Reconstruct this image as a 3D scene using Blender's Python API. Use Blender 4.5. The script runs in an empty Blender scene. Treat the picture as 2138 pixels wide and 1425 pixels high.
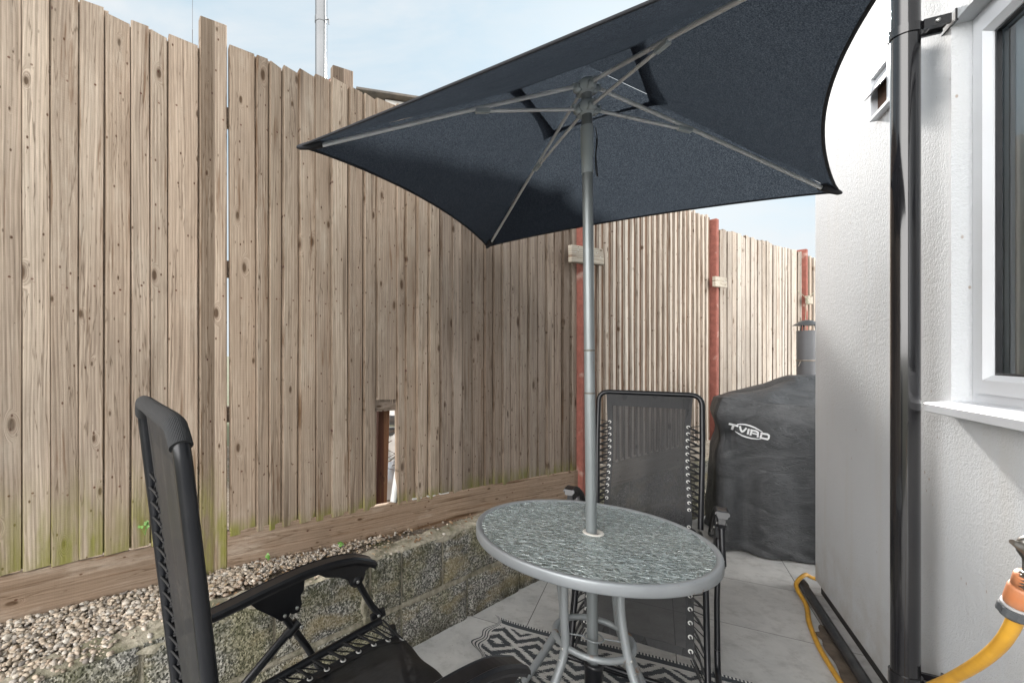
import bpy, bmesh, math, random
from mathutils import Vector, Matrix, noise
from mathutils.bvhtree import BVHTree
from math import sin, cos, pi, radians, sqrt, atan2, hypot
random.seed(7)
SC = bpy.context.scene
COL = SC.collection
# ------------------------------------------------------------------ camera
FPX, PCX, PCY, HC = 960.0, 825.0, 740.0, 1.38      # photo pixels (2138 wide)
cam = bpy.data.objects.new("camera", bpy.data.cameras.new("camera"))
COL.objects.link(cam); SC.camera = cam
cam.location = (0, 0, HC); cam.rotation_euler = (radians(90), 0, 0)
cam.data.sensor_width = 36.0; cam.data.lens = 36.0 * FPX / 2138
cam.data.shift_x = (1069 - PCX) / 2138; cam.data.shift_y = (PCY - 712.5) / 2138
cam.data.clip_start = 0.02; cam.data.clip_end = 2000
# ------------------------------------------------------------------ light
SUN_EL, SUN_DX, SUN_DY = radians(27), 0.45, 0.90
W = bpy.data.worlds.new("World"); SC.world = W; W.use_nodes = True
wt = W.node_tree; wt.nodes.clear()
wo = wt.nodes.new("ShaderNodeOutputWorld"); wb = wt.nodes.new("ShaderNodeBackground")
sky = wt.nodes.new("ShaderNodeTexSky"); sky.sky_type = 'NISHITA'; sky.sun_disc = False
sky.sun_elevation = SUN_EL; sky.sun_rotation = atan2(SUN_DX, SUN_DY)
sky.air_density = 1.0; sky.dust_density = 1.6; sky.ozone_density = 1.5; sky.altitude = 50
tc = wt.nodes.new("ShaderNodeTexCoord"); mp = wt.nodes.new("ShaderNodeMapping")
mp.inputs['Scale'].default_value = (1.0, 1.0, 2.6); mp.inputs['Rotation'].default_value = (0.2, 0.35, 0.5)
nz = wt.nodes.new("ShaderNodeTexNoise"); nz.inputs['Scale'].default_value = 1.9; nz.inputs['Detail'].default_value = 7
nz.inputs['Roughness'].default_value = 0.55; nz.inputs['Distortion'].default_value = 0.5
rp = wt.nodes.new("ShaderNodeValToRGB"); rp.color_ramp.elements[0].position = 0.36; rp.color_ramp.elements[1].position = 0.68
rp.color_ramp.elements[0].color = (.08, .08, .08, 1); rp.color_ramp.elements[1].color = (.95, .95, .95, 1)
mx = wt.nodes.new("ShaderNodeMix"); mx.data_type = 'RGBA'
# thin bright haze near the sun side, unseen bright cloud bank added behind the camera as fill
sxyz = wt.nodes.new("ShaderNodeSeparateXYZ"); mA = wt.nodes.new("ShaderNodeMapRange"); mB = wt.nodes.new("ShaderNodeMapRange"); mM = wt.nodes.new("ShaderNodeMath"); mM.operation = 'MULTIPLY'
for nd_, (a_, b_) in ((mA, (.93, .62)), (mB, (.30, -.30))):
    nd_.interpolation_type = 'SMOOTHSTEP'; nd_.inputs[1].default_value = a_; nd_.inputs[2].default_value = b_
cl = wt.nodes.new("ShaderNodeMix"); cl.data_type = 'RGBA'; cl.inputs[6].default_value = (3.60, 3.66, 3.70, 1); cl.inputs[7].default_value = (31.0, 30.4, 29.8, 1)
cs2 = wt.nodes.new("ShaderNodeMix"); cs2.data_type = 'RGBA'; cs2.blend_type = 'MIX'; cs2.inputs[0].default_value = .94; cs2.inputs[7].default_value = (1.95, 2.75, 3.30, 1)
L = wt.links.new
L(tc.outputs['Generated'], mp.inputs['Vector']); L(mp.outputs[0], nz.inputs['Vector']); L(nz.outputs[0], rp.inputs[0])
L(tc.outputs['Generated'], sxyz.inputs[0]); L(sxyz.outputs[2], mA.inputs[0]); L(sxyz.outputs[1], mB.inputs[0]); L(mA.outputs[0], mM.inputs[0]); L(mB.outputs[0], mM.inputs[1]); L(mM.outputs[0], cl.inputs[0])
L(sky.outputs[0], cs2.inputs[6]); L(cl.outputs[2], mx.inputs[7])
mm2 = wt.nodes.new("ShaderNodeMath"); mm2.operation = 'MAXIMUM'; L(rp.outputs[0], mm2.inputs[0]); L(mM.outputs[0], mm2.inputs[1])
L(mm2.outputs[0], mx.inputs[0]); L(cs2.outputs[2], mx.inputs[6]); zm = wt.nodes.new("ShaderNodeMapRange"); zm.interpolation_type = 'SMOOTHSTEP'; zm.inputs[1].default_value = .60; zm.inputs[2].default_value = .92; zm.inputs[3].default_value = 1.0; zm.inputs[4].default_value = .22
zx = wt.nodes.new("ShaderNodeVectorMath"); zx.operation = 'SCALE'; L(sxyz.outputs[2], zm.inputs[0]); L(mx.outputs[2], zx.inputs[0]); L(zm.outputs[0], zx.inputs['Scale']); L(zx.outputs[0], wb.inputs[0])
wb.inputs[1].default_value = 0.10; L(wb.outputs[0], wo.inputs[0])
sd = bpy.data.lights.new("sun", 'SUN'); sd.energy = 5.0; sd.angle = radians(5); sd.color = (1.0, .955, .90)
sun = bpy.data.objects.new("sun", sd); COL.objects.link(sun)
sv = Vector((SUN_DX, SUN_DY, 0)).normalized() * cos(SUN_EL) + Vector((0, 0, sin(SUN_EL)))
sun.rotation_euler = sv.to_track_quat('Z', 'Y').to_euler(); sun.location = (0, 0, 9)
SC.view_settings.view_transform = 'Standard'; SC.view_settings.look = 'None'
SC.view_settings.exposure = 1.36; SC.view_settings.gamma = 1

# ------------------------------------------------------------------ node helper
class M:
    def __init__(s, name):
        s.m = bpy.data.materials.new(name); s.m.use_nodes = True; s.t = s.m.node_tree
        s.t.nodes.clear(); s.out = s.t.nodes.new("ShaderNodeOutputMaterial")
        s.p = None
    def n(s, kind, **kw):
        nd = s.t.nodes.new("ShaderNode" + kind)
        for k, v in kw.items(): setattr(nd, k, v)
        return nd
    def put(s, sock, v):
        if hasattr(v, 'is_output') or isinstance(v, bpy.types.NodeSocket): s.t.links.new(v, sock)
        else:
            try: sock.default_value = v
            except Exception: sock.default_value = (*v, 1) if len(v) == 3 else v
    def pos(s): return s.n("NewGeometry").outputs['Position']
    def obj(s): return s.n("TexCoord").outputs['Object']
    def attr(s, a): return s.n("Attribute", attribute_name=a).outputs['Vector']
    def fattr(s, a): return s.n("Attribute", attribute_name=a).outputs['Fac']
    def mapv(s, v, sc=(1, 1, 1), loc=(0, 0, 0)):
        nd = s.n("Mapping"); s.put(nd.inputs[0], v); nd.inputs['Scale'].default_value = sc; nd.inputs['Location'].default_value = loc
        return nd.outputs[0]
    def noise(s, v, sc, det=4, ro=.5, dist=0):
        nd = s.n("TexNoise"); s.put(nd.inputs['Vector'], v); nd.inputs['Scale'].default_value = sc
        nd.inputs['Detail'].default_value = det; nd.inputs['Roughness'].default_value = ro; nd.inputs['Distortion'].default_value = dist
        return nd.outputs[0]
    def vor(s, v, sc, feat='F1', out=0, rnd=1):
        nd = s.n("TexVoronoi", feature=feat); s.put(nd.inputs['Vector'], v); nd.inputs['Scale'].default_value = sc
        if 'Randomness' in nd.inputs: nd.inputs['Randomness'].default_value = rnd
        return nd.outputs[out]
    def vor2(s, v, sc=1.0):
        nd = s.n("TexVoronoi", voronoi_dimensions='2D'); s.put(nd.inputs['Vector'], v); nd.inputs['Scale'].default_value = sc; return nd.outputs[0]
    def white(s, v):
        nd = s.n("TexWhiteNoise", noise_dimensions='3D'); s.put(nd.inputs[0], v); return nd.outputs[0]
    def math(s, op, a, b=0, c=0):
        nd = s.n("Math", operation=op); s.put(nd.inputs[0], a); s.put(nd.inputs[1], b); s.put(nd.inputs[2], c); return nd.outputs[0]
    def mr(s, v, a, b, c=0, d=1, sm=False):
        nd = s.n("MapRange"); nd.interpolation_type = 'SMOOTHSTEP' if sm else 'LINEAR'
        s.put(nd.inputs[0], v)
        for i, x in enumerate((a, b, c, d)): nd.inputs[i + 1].default_value = x
        return nd.outputs[0]
    def mix(s, f, a, b, mode='MIX'):
        nd = s.n("Mix", data_type='RGBA', blend_type=mode); s.put(nd.inputs[0], f); s.put(nd.inputs[6], a); s.put(nd.inputs[7], b); return nd.outputs[2]
    def ramp(s, f, els):
        nd = s.n("ValToRGB"); s.put(nd.inputs[0], f); cr = nd.color_ramp
        while len(cr.elements) < len(els): cr.elements.new(.5)
        for e, (p, c) in zip(cr.elements, els): e.position = p; e.color = (*c, 1) if len(c) == 3 else c
        return nd.outputs[0]
    def sep(s, v):
        nd = s.n("SeparateXYZ"); s.put(nd.inputs[0], v); return nd.outputs
    def comb(s, x=0, y=0, z=0):
        nd = s.n("CombineXYZ"); s.put(nd.inputs[0], x); s.put(nd.inputs[1], y); s.put(nd.inputs[2], z); return nd.outputs[0]
    def bump(s, h, st=.3, dist=.01, nrm=None):
        nd = s.n("Bump"); s.put(nd.inputs['Height'], h); nd.inputs['Strength'].default_value = st; nd.inputs['Distance'].default_value = dist
        if nrm is not None: s.put(nd.inputs['Normal'], nrm)
        return nd.outputs[0]
    def pr(s, col, rough=.6, metal=0, nrm=None, link=True, **kw):
        p = s.n("BsdfPrincipled"); s.put(p.inputs['Base Color'], col); s.put(p.inputs['Roughness'], rough); s.put(p.inputs['Metallic'], metal)
        if nrm is not None: s.put(p.inputs['Normal'], nrm)
        for k, v in kw.items(): s.put(p.inputs[k.replace('_', ' ')], v)
        if link: s.t.links.new(p.outputs[0], s.out.inputs[0])
        return p.outputs[0]
    def shmix(s, f, a, b, link=True):
        nd = s.n("MixShader"); s.put(nd.inputs[0], f); s.t.links.new(a, nd.inputs[1]); s.t.links.new(b, nd.inputs[2])
        if link: s.t.links.new(nd.outputs[0], s.out.inputs[0])
        return nd.outputs[0]

# ------------------------------------------------------------------ materials
def wood(name, tint=(1, 1, 1), lo=(.50, .345, .235), hi=(.80, .635, .475), grey=(.60, .515, .42), algae=(.72, .05), dark=.35, gfac=.45, amt=1.):
    m = M(name); a = m.attr("wood"); sx = m.sep(a)
    idv = m.white(m.comb(0, 0, sx[2])); idv2 = m.white(m.comb(3.1, 0, sx[2]))
    warp = m.noise(m.mapv(a, (2.6, .5, 1)), 1.6, 2)
    xx = m.math('ADD', sx[0], m.math('MULTIPLY', m.math('SUBTRACT', warp, .5), .05))
    # knots
    idq = m.math('MULTIPLY', sx[2], 3.71)
    kd = m.vor2(m.comb(m.math('MULTIPLY', m.math('ADD', sx[0], idq), 8.5), m.math('MULTIPLY', m.math('ADD', sx[1], idq), 3.4), 0))
    ksz = m.mr(m.noise(m.mapv(a, (3, 1.3, 1)), 1.9, 1), .42, .70, .10, 1.1); kd = m.math('DIVIDE', kd, ksz); knot = m.mr(kd, .050, .100, .72, 0, True); ring = m.mr(kd, .04, .24, 1, 0, True)
    xk = m.math('ADD', xx, m.math('MULTIPLY', ring, .05))
    grain = m.noise(m.comb(m.math('MULTIPLY', xk, 95), m.math('MULTIPLY', sx[1], 2.2), sx[2]), 1.0, 5, .62)
    wv = m.n("TexWave", wave_type='BANDS', bands_direction='X')
    m.put(wv.inputs[0], m.comb(xk, m.math('MULTIPLY', sx[1], .022), m.math('MULTIPLY', sx[2], 3.3)))
    wv.inputs['Scale'].default_value = 26; wv.inputs['Distortion'].default_value = 3.5; wv.inputs['Detail'].default_value = 2; wv.inputs['Detail Scale'].default_value = 1.5
    saw = m.noise(m.mapv(a, (9, 260, 1)), 1, 2)
    base = m.mix(idv, lo, hi)
    base = m.mix(m.math('MULTIPLY', m.noise(m.mapv(a, (6, .9, 1)), 1.5, 3), idv2), base, grey)
    base = m.mix(m.math('MULTIPLY', gfac, .8), base, m.mix(idv2, grey, hi))
    base = m.mix(m.mr(grain, .36, .58), m.mix(.36, base, (.14, .10, .075), 'MIX'), base)
    base = m.mix(m.math('MULTIPLY', m.mr(grain, .56, .70), .18), base, (.72, .64, .53))
    tone = m.white(m.comb(7.7, 1, sx[2])); base = m.mix(m.mr(tone, .25, 1, 0, .78), base, m.mix(.6, base, (.17, .12, .085)))
    base = m.mix(m.mr(m.white(m.comb(2.7, 5, sx[2])), .45, 1, 0, .35), base, m.mix(.5, base, (.62, .42, .27)))
    base = m.mix(m.math('MULTIPLY', m.mr(wv.outputs[1], .35, .0), .30), base, (.17, .12, .085))
    stain = m.noise(m.comb(m.math('MULTIPLY', xx, 26), m.math('MULTIPLY', sx[1], 1.1), sx[2]), 1, 4)
    base = m.mix(m.math('MULTIPLY', m.mr(stain, .57, .72, 0, 1, True), dark), base, (.085, .05, .03))
    big = m.noise(m.mapv(m.pos(), (1.6, 1.6, .8)), 1, 3)
    base = m.mix(m.mr(big, .45, .7, 0, .35), base, (.17, .15, .13))
    base = m.mix(m.mr(ring, .5, 1, 0, .5), base, (.20, .13, .085))
    base = m.mix(knot, base, m.mix(m.noise(m.mapv(a, (60, 40, 1)), 1, 3), (.03, .02, .015), (.13, .085, .06)))
    # nail heads: one in a few cells
    nd = m.vor2(m.comb(m.math('MULTIPLY', m.math('ADD', sx[0], idq), 9.1), m.math('MULTIPLY', m.math('SUBTRACT', sx[1], idq), 5.3), 0))
    base = m.mix(m.mr(nd, .022, .034, .85, 0), base, (.10, .045, .03))
    sp2 = m.vor2(m.comb(m.math('MULTIPLY', m.math('SUBTRACT', sx[0], idq), 17), m.math('MULTIPLY', m.math('ADD', sx[1], idq), 6.5), 0))
    base = m.mix(m.math('MULTIPLY', m.mr(sp2, .025, .055, .6, 0), m.mr(ksz, .3, .9, .2, 1)), base, (.07, .045, .03))
    blot = m.noise(m.comb(m.math('MULTIPLY', sx[0], 11), m.math('MULTIPLY', sx[1], 3.0), sx[2]), 1.0, 7, .65)
    base = m.mix(m.mr(blot, .52, .74, 0, .45, True), base, m.mix(.5, base, (.12, .09, .07)))
    base = m.mix(m.mr(blot, .48, .28, 0, .30, True), base, (.66, .58, .47))
    base = m.mix(m.mr(m.math('ABSOLUTE', m.math('SUBTRACT', stain, .435)), .0, .010, .55, 0), base, (.06, .035, .02))
    rs = m.noise(m.comb(m.math('MULTIPLY', xx, 34), m.math('MULTIPLY', sx[1], 1.7), m.math('ADD', sx[2], 9.0)), 1, 5, .6)
    base = m.mix(m.mr(rs, .60, .70, 0, .62, True), base, (.17, .085, .04))
    fine = m.noise(m.comb(m.math('MULTIPLY', xk, 260), m.math('MULTIPLY', sx[1], 9), sx[2]), 1.0, 3, .6)
    base = m.mix(m.mr(fine, .35, .65, .22, 0), base, (.16, .12, .09))
    base = m.mix(m.mr(sx[0], .0045, .0015, 0, .75), base, m.mix(.7, base, (.05, .035, .025)))  # board edge darkened: dirt stain plus painted seam shadow
    pz = m.sep(m.pos())
    nz_ = m.math('DIVIDE', m.math('SUBTRACT', m.math('ADD', pz[2], m.math('MULTIPLY', tone, .03)), .90), .75)
    nz_ = m.math('MULTIPLY', m.math('SUBTRACT', nz_, m.math('ROUND', nz_)), .75)
    nx_ = m.math('SUBTRACT', sx[0], m.math('ADD', .022, m.math('MULTIPLY', idv2, .03)))
    dn_ = m.math('SQRT', m.math('ADD', m.math('MULTIPLY', nx_, nx_), m.math('MULTIPLY', nz_, nz_)))
    base = m.mix(m.mr(dn_, .0032, .0045, .9, 0), base, (.13, .05, .028))
    g = m.math('ADD', pz[2], m.math('MULTIPLY', m.math('SUBTRACT', m.noise(m.mapv(m.pos(), (7, 7, 2.2)), 1, 4), .5), algae[1] * 2.2))
    g = m.math('ADD', g, m.math('MULTIPLY', m.math('SUBTRACT', m.white(m.comb(5.5, 2, sx[2])), .5), algae[1] * 1.5))
    gm = m.mr(g, algae[0] - algae[1], algae[0] + algae[1], .85, 0, True)
    base = m.mix(m.math('MULTIPLY', m.math('MULTIPLY', gm, amt), m.mr(m.noise(m.mapv(a, (24, 5, 1)), 1, 5), .36, .60, .12, 1)), base, (.24, .24, .05))
    bc_ = m.n('BrightContrast'); m.put(bc_.inputs[0], base); bc_.inputs['Bright'].default_value = .015; bc_.inputs['Contrast'].default_value = .16; hs_ = m.n('HueSaturation'); m.put(hs_.inputs['Color'], bc_.outputs[0]); hs_.inputs['Saturation'].default_value = .82; base = hs_.outputs[0]
    base = m.mix(1, base, tint, 'MULTIPLY')
    h = m.math('ADD', m.math('MULTIPLY', grain, .8), m.math('ADD', m.math('MULTIPLY', wv.outputs[1], .25), m.math('MULTIPLY', saw, .35)))
    h = m.math('SUBTRACT', h, m.math('MULTIPLY', knot, .5))
    m.pr(base, .82, nrm=m.bump(h, .55, .0025)); m.m.diffuse_color = (.5, .4, .3, 1)
    return m.m
def simple(name, col, rough=.5, metal=0, bs=0, bsc=200, var=0, vsc=6, col2=None, **kw):
    m = M(name); o = m.pos(); c = col
    if var: c = m.mix(m.mr(m.noise(o, vsc, 5), .35, .7, 0, var), col, col2 or tuple(x * .55 for x in col))
    n = m.bump(m.noise(o, bsc, 3), bs, .002) if bs else None
    m.pr(c, rough, metal, n, **kw); return m.m
WOODL = wood("fence_wood_pale", algae=(.80, .16))
WOODN = wood("fence_wood_mid", algae=(.645, .035), lo=(.46, .32, .22), hi=(.76, .60, .44), grey=(.56, .48, .39), dark=.6)
WOODM = wood("fence_wood_grey", tint=(.64, .64, .65), algae=(.66, .05), dark=.5, grey=(.36, .32, .28))
WOODS = wood("strip_wood", lo=(.50, .41, .32), hi=(.66, .60, .52), grey=(.60, .56, .5), algae=(.2, .02), dark=.15)
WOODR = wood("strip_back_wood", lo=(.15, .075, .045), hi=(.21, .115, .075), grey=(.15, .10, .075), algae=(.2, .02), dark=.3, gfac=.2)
WOODF = wood("far_fence_wood", lo=(.44, .38, .31), hi=(.58, .53, .46), grey=(.52, .49, .45), algae=(.2, .02), dark=.15)
WOODB = wood("gravel_board_wood", lo=(.26, .17, .11), hi=(.44, .31, .21), grey=(.34, .27, .20), algae=(.60, .012), dark=.95, gfac=.3, amt=.0)
WOODC = wood("cleat_wood", lo=(.42, .37, .30), hi=(.52, .47, .38), grey=(.48, .45, .38), algae=(.2, .02), dark=.1)
WOODX = wood("stained_post_wood", lo=(.13, .05, .027), hi=(.21, .085, .045), grey=(.15, .07, .04), algae=(.2, .02), dark=.9, gfac=.2)

def mk_render():
    m = M("house_render"); o = m.pos()
    c = m.mix(m.mr(m.noise(o, 1.3, 4), .35, .7), (.53, .55, .57), (.58, .595, .61))
    st = m.mr(m.vor(m.mapv(o, (1, 1, .6)), 23), .05, .10, .75, 0)
    z = m.sep(o)
    c = m.mix(m.math('MULTIPLY', st, m.mr(m.noise(o, 3.5, 3), .50, .60, 0, 1)), c, (.28, .20, .14))
    c = m.mix(m.mr(m.noise(m.mapv(o, (9, 9, .8)), 1, 4), .52, .8, 0, .4), c, (.5, .47, .42))
    c = m.mix(m.math('MULTIPLY', m.mr(z[2], .55, .05, 0, .5), m.mr(m.noise(o, 7, 6, .65), .38, .66)), c, (.36, .32, .27))
    h = m.math('ADD', m.noise(o, 190, 3, .6), m.math('MULTIPLY', m.noise(o, 85, 3), 1.0))
    m.pr(c, .85, nrm=m.bump(h, .42, .006)); return m.m
RENDER = mk_render()
def mk_tile():
    m = M("patio_tiles"); o = m.pos(); s = m.sep(o)
    s1 = m.math('ADD', m.math('MULTIPLY', s[0], .494), m.math('MULTIPLY', s[1], .8695))
    s2 = m.math('SUBTRACT', m.math('MULTIPLY', s[0], .8695), m.math('MULTIPLY', s[1], .494))
    a = m.math('DIVIDE', m.math('SUBTRACT', s1, 2.312), .589); b = m.math('DIVIDE', m.math('SUBTRACT', s2, .079), .653)
    def edge(v, w):
        f = m.math('FRACT', v); f = m.math('ABSOLUTE', m.math('SUBTRACT', f, .5)); return m.mr(f, .5 - w - .0012, .5 - w + .0012)
    g = m.math('MAXIMUM', edge(a, .0030), edge(b, .0027))
    tid = m.white(m.comb(m.math('FLOOR', a), m.math('FLOOR', b), 1))
    off = m.comb(m.math('MULTIPLY', tid, 9), 0, tid)
    va = m.n("VectorMath", operation='ADD'); m.put(va.inputs[0], m.mapv(o, (1, 1, 1))); m.put(va.inputs[1], off)
    n1 = m.noise(m.mapv(va.outputs[0], (2.6, 1.5, 1)), 2.2, 8, .62, .6); n2 = m.noise(va.outputs[0], 14, 6, .7)
    n3 = m.noise(m.mapv(va.outputs[0], (1.4, 5, 1)), 3.0, 6, .6, 1.2)
    c = m.ramp(m.math('ADD', m.math('MULTIPLY', n1, .7), m.math('MULTIPLY', n3, .3)), [(.32, (.41, .41, .405)), (.5, (.51, .505, .49)), (.70, (.60, .59, .57))])
    c = m.mix(m.mr(n2, .50, .72, 0, .5), c, (.22, .21, .195)); c = m.mix(m.mr(m.vor(o, 26), .05, .09, .5, 0), c, (.2, .18, .15))
    c = m.mix(m.math('MULTIPLY', tid, .15), c, (.33, .33, .33))
    c = m.mix(g, c, (.05, .045, .04))
    m.pr(c, m.mr(n2, .3, .7, .42, .6), nrm=m.bump(m.math('SUBTRACT', m.math('MULTIPLY', n2, .15), g), .3, .002)); return m.m
TILE = mk_tile()
def mk_block():
    m = M("concrete_block"); o = m.pos(); z = m.sep(o)
    big = m.noise(o, 3.2, 5, .6)
    agg = m.vor(o, 150, out=1); pit = m.vor(o, 105); n = m.noise(o, 60, 5, .7)
    g = m.sep(agg)[0]
    c = m.mix(m.mr(g, .25, .8), (.10, .098, .088), (.60, .575, .52))
    c = m.mix(m.mr(pit, .42, .30, 0, .8), c, (.05, .05, .042))
    c = m.mix(m.mr(n, .4, .62), m.mix(.35, c, (.09, .09, .078)), c)
    c = m.mix(m.mr(big, .47, .62, 0, .72), c, m.mix(g, (.07, .07, .03), (.34, .31, .17)))
    c = m.mix(m.math('MULTIPLY', m.mr(m.noise(m.mapv(o, (2, 2, 5), (4, 0, 0)), 2, 4), .52, .66), .6), c, (.32, .26, .14))
    moss = m.math('MULTIPLY', m.mr(z[2], .30, .475, .1, 1), m.mr(m.noise(o, 9, 6, .7), .45, .62))
    c = m.mix(m.math('MULTIPLY', moss, .7), c, (.055, .06, .018))
    low = m.math('MULTIPLY', m.mr(z[2], .12, .01, 0, .75), m.mr(m.noise(o, 12, 5), .35, .6)); c = m.mix(low, c, (.045, .04, .02))
    h = m.math('ADD', m.math('MULTIPLY', m.mr(pit, 0, .5), 1), m.math('MULTIPLY', n, .9))
    m.pr(c, .95, nrm=m.bump(h, 1.0, .006)); return m.m
BLOCK = mk_block()
def mk_mortar():
    m = M("mortar"); o = m.pos(); n = m.noise(o, 30, 6, .7)
    c = m.mix(m.mr(n, .35, .65), (.26, .235, .175), (.52, .475, .38))
    c = m.mix(m.mr(m.noise(o, 5, 5, .65), .48, .62, 0, .7), c, (.11, .11, .055))
    m.pr(c, .95, nrm=m.bump(n, 1, .008)); return m.m
MORTAR = mk_mortar()
def mk_soil():
    m = M("gravel_soil"); o = m.pos(); n = m.noise(o, 26, 7, .72); v = m.vor(o, 95, out=1)
    c = m.mix(m.mr(n, .35, .65), (.06, .045, .03), (.19, .155, .115))
    c = m.mix(m.math('MULTIPLY', m.mr(m.noise(o, 6, 4), .4, .6), .8), c, m.mix(m.sep(v)[0], (.09, .075, .055), (.34, .28, .22)))
    c = m.mix(m.mr(m.noise(o, 8, 5, .7), .56, .66, 0, .7), c, (.07, .08, .02))
    m.pr(c, .95, nrm=m.bump(m.math('ADD', n, m.vor(o, 95)), 1, .01)); return m.m
SOIL = mk_soil()
def mk_stone():
    m = M("pebble_stone"); a = m.fattr("rnd"); o = m.pos()
    c = m.ramp(a, [(0, (.17, .155, .145)), (.18, (.36, .30, .235)), (.4, (.58, .49, .385)), (.6, (.42, .32, .24)), (.72, (.58, .53, .46)), (.86, (.33, .30, .27)), (1, (.68, .64, .57))])
    c = m.mix(m.mr(m.noise(o, 90, 4), .38, .66, 0, .6), c, (.26, .22, .175))
    m.pr(c, .75, nrm=m.bump(m.noise(o, 260, 3), .3, .001)); return m.m
STONE = mk_stone()
BLKM = simple("black_powder_coat", (.007, .008, .011), .30, .2, .08, 600, var=.5, vsc=14, col2=(.020, .020, .022))
BLKP = simple("black_plastic", (.008, .0085, .0105), .30, 0, .05, 500, var=.4, vsc=20, col2=(.024, .024, .026))
PVC = simple("black_pvc", (.010, .010, .012), .13, 0, .02, 8, var=.5, vsc=5, col2=(.022, .021, .02), Coat_Weight=.5, Coat_Roughness=.06)
FOAM = M("foam_sleeve"); _a = FOAM.attr("wood"); _s = FOAM.math('SINE', FOAM.math('MULTIPLY', FOAM.sep(_a)[0], 48.0))
FOAM.pr((.020, .021, .023), .8, nrm=FOAM.bump(_s, .45, .0012)); FOAM = FOAM.m
def mk_greymetal(name, col, rust, rough=.42):
    m = M(name); o = m.pos(); r = m.math('MULTIPLY', m.mr(m.noise(o, 16, 5, .65), .70 - rust, .76 - rust, 0, 1), m.mr(m.noise(o, 5, 2), .45, .6))
    c = m.mix(m.mr(m.noise(o, 9, 5), .4, .7, 0, .35), col, tuple(x * .65 for x in col))
    c = m.mix(r, c, m.mix(m.noise(o, 160, 3), (.10, .035, .015), (.30, .15, .06)))
    m.pr(c, m.mr(r, 0, 1, rough, .85), m.mr(r, 0, 1, .35, 0), nrm=m.bump(m.noise(o, 300, 3), .08, .001)); return m.m
TABM = mk_greymetal("grey_painted_steel", (.30, .32, .335), .06)
LEGM = mk_greymetal("grey_painted_legs", (.28, .30, .31), .12)
POLEM = mk_greymetal("grey_pole_steel", (.215, .235, .24), .035, .36)
HUBM = simple("grey_hub_plastic", (.34, .38, .40), .45)
RIBM = simple("rib_metal", (.62, .63, .64), .35, .25, 0)
GALV = simple("galvanised_metal", (.13, .135, .14), .42, .6, .05, 40, var=.4, vsc=3)
BOLTM = simple("bolt_metal", (.5, .5, .48), .3, .9)
EYEM = simple("eyelet_metal", (.62, .62, .60), .35, .45)
def mk_glass():
    m = M("rippled_glass"); o = m.pos()
    w = m.noise(m.mapv(o, (26, 26, 26)), 1, 2)
    oo = m.n("VectorMath", operation='ADD'); m.put(oo.inputs[0], m.mapv(o, (33, 50, 33))); m.put(oo.inputs[1], m.comb(m.math('MULTIPLY', w, 1.6), m.math('MULTIPLY', w, -1.2), 0))
    v = m.vor(oo.outputs[0], 1.0); e = m.vor(oo.outputs[0], 1.0, 'DISTANCE_TO_EDGE'); n = m.noise(m.mapv(o, (40, 52, 40)), 1, 3, .60, .6)
    h = m.math('ADD', m.math('MULTIPLY', m.mr(e, 0, .30, 0, 1, True), .8), m.math('MULTIPLY', n, 1.0)); nr = m.bump(h, 1.0, .010)
    crest_glint = m.math('MULTIPLY', m.mr(e, .02, .15, .75, 0, True), m.mr(n, .38, .60))  # sky glints on the ripples painted pale into the glass colour
    painted_glint = m.math('MAXIMUM', crest_glint, m.mr(n, .62, .76))
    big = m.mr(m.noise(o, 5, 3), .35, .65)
    c = m.mix(painted_glint, m.mix(m.mr(n, .35, .6), (.39, .425, .42), m.mix(big, (.47, .50, .48), (.44, .51, .52))), (.64, .71, .71))
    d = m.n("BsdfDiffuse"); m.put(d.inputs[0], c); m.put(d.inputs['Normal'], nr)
    g = m.pr((.74, .86, .83), .12, 0, nr, link=False, Transmission_Weight=1.0, IOR=1.5)
    gl = m.n("BsdfGlossy"); gl.inputs['Roughness'].default_value = .16; gl.inputs[0].default_value = (.85, .92, .92, 1); m.put(gl.inputs['Normal'], nr)
    t = m.n("BsdfTransparent"); t.inputs[0].default_value = (.70, .82, .78, 1)
    s1 = m.shmix(.45, g, t.outputs[0], False); s2 = m.shmix(.30, s1, gl.outputs[0], False)
    m.shmix(m.mr(painted_glint, 0, 1, .34, .66), s2, d.outputs[0]); return m.m
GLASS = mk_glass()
def mk_pane():
    m = M("window_glass"); g = m.pr((.8, .86, .88), .01, 0, link=False, Specular_IOR_Level=1.0, Alpha=1.0)
    t = m.n("BsdfTransparent"); t.inputs[0].default_value = (.75, .80, .82, 1)
    gl = m.n("BsdfGlossy"); gl.inputs['Roughness'].default_value = .01; gl.inputs[0].default_value = (.9, .93, .95, 1)
    f = m.n("Fresnel"); f.inputs[0].default_value = 1.5
    m.shmix(f.outputs[0], t.outputs[0], gl.outputs[0]); return m.m
PANE = mk_pane()
UPVC = simple("white_upvc", (.62, .64, .67), .3, 0, .02, 30, var=.25, vsc=6, col2=(.55, .56, .58))
WHITEP = simple("white_plastic", (.62, .62, .60), .4, 0, 0, var=.4, vsc=14, col2=(.42, .41, .38))
RED = M("red_painted_post"); _o = RED.pos()
_c = RED.mix(RED.mr(RED.noise(_o, 22, 6, .7), .35, .7), (.19, .062, .045), (.29, .10, .076))
_c = RED.mix(RED.mr(RED.vor(_o, 60), .10, .16, .8, 0), _c, (.12, .07, .05))
_c = RED.mix(RED.mr(RED.noise(_o, 7, 4), .62, .70, 0, .5), _c, (.50, .42, .36))
RED.pr(_c, .85, nrm=RED.bump(RED.noise(_o, 60, 5), .6, .004)); RED = RED.m
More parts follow.
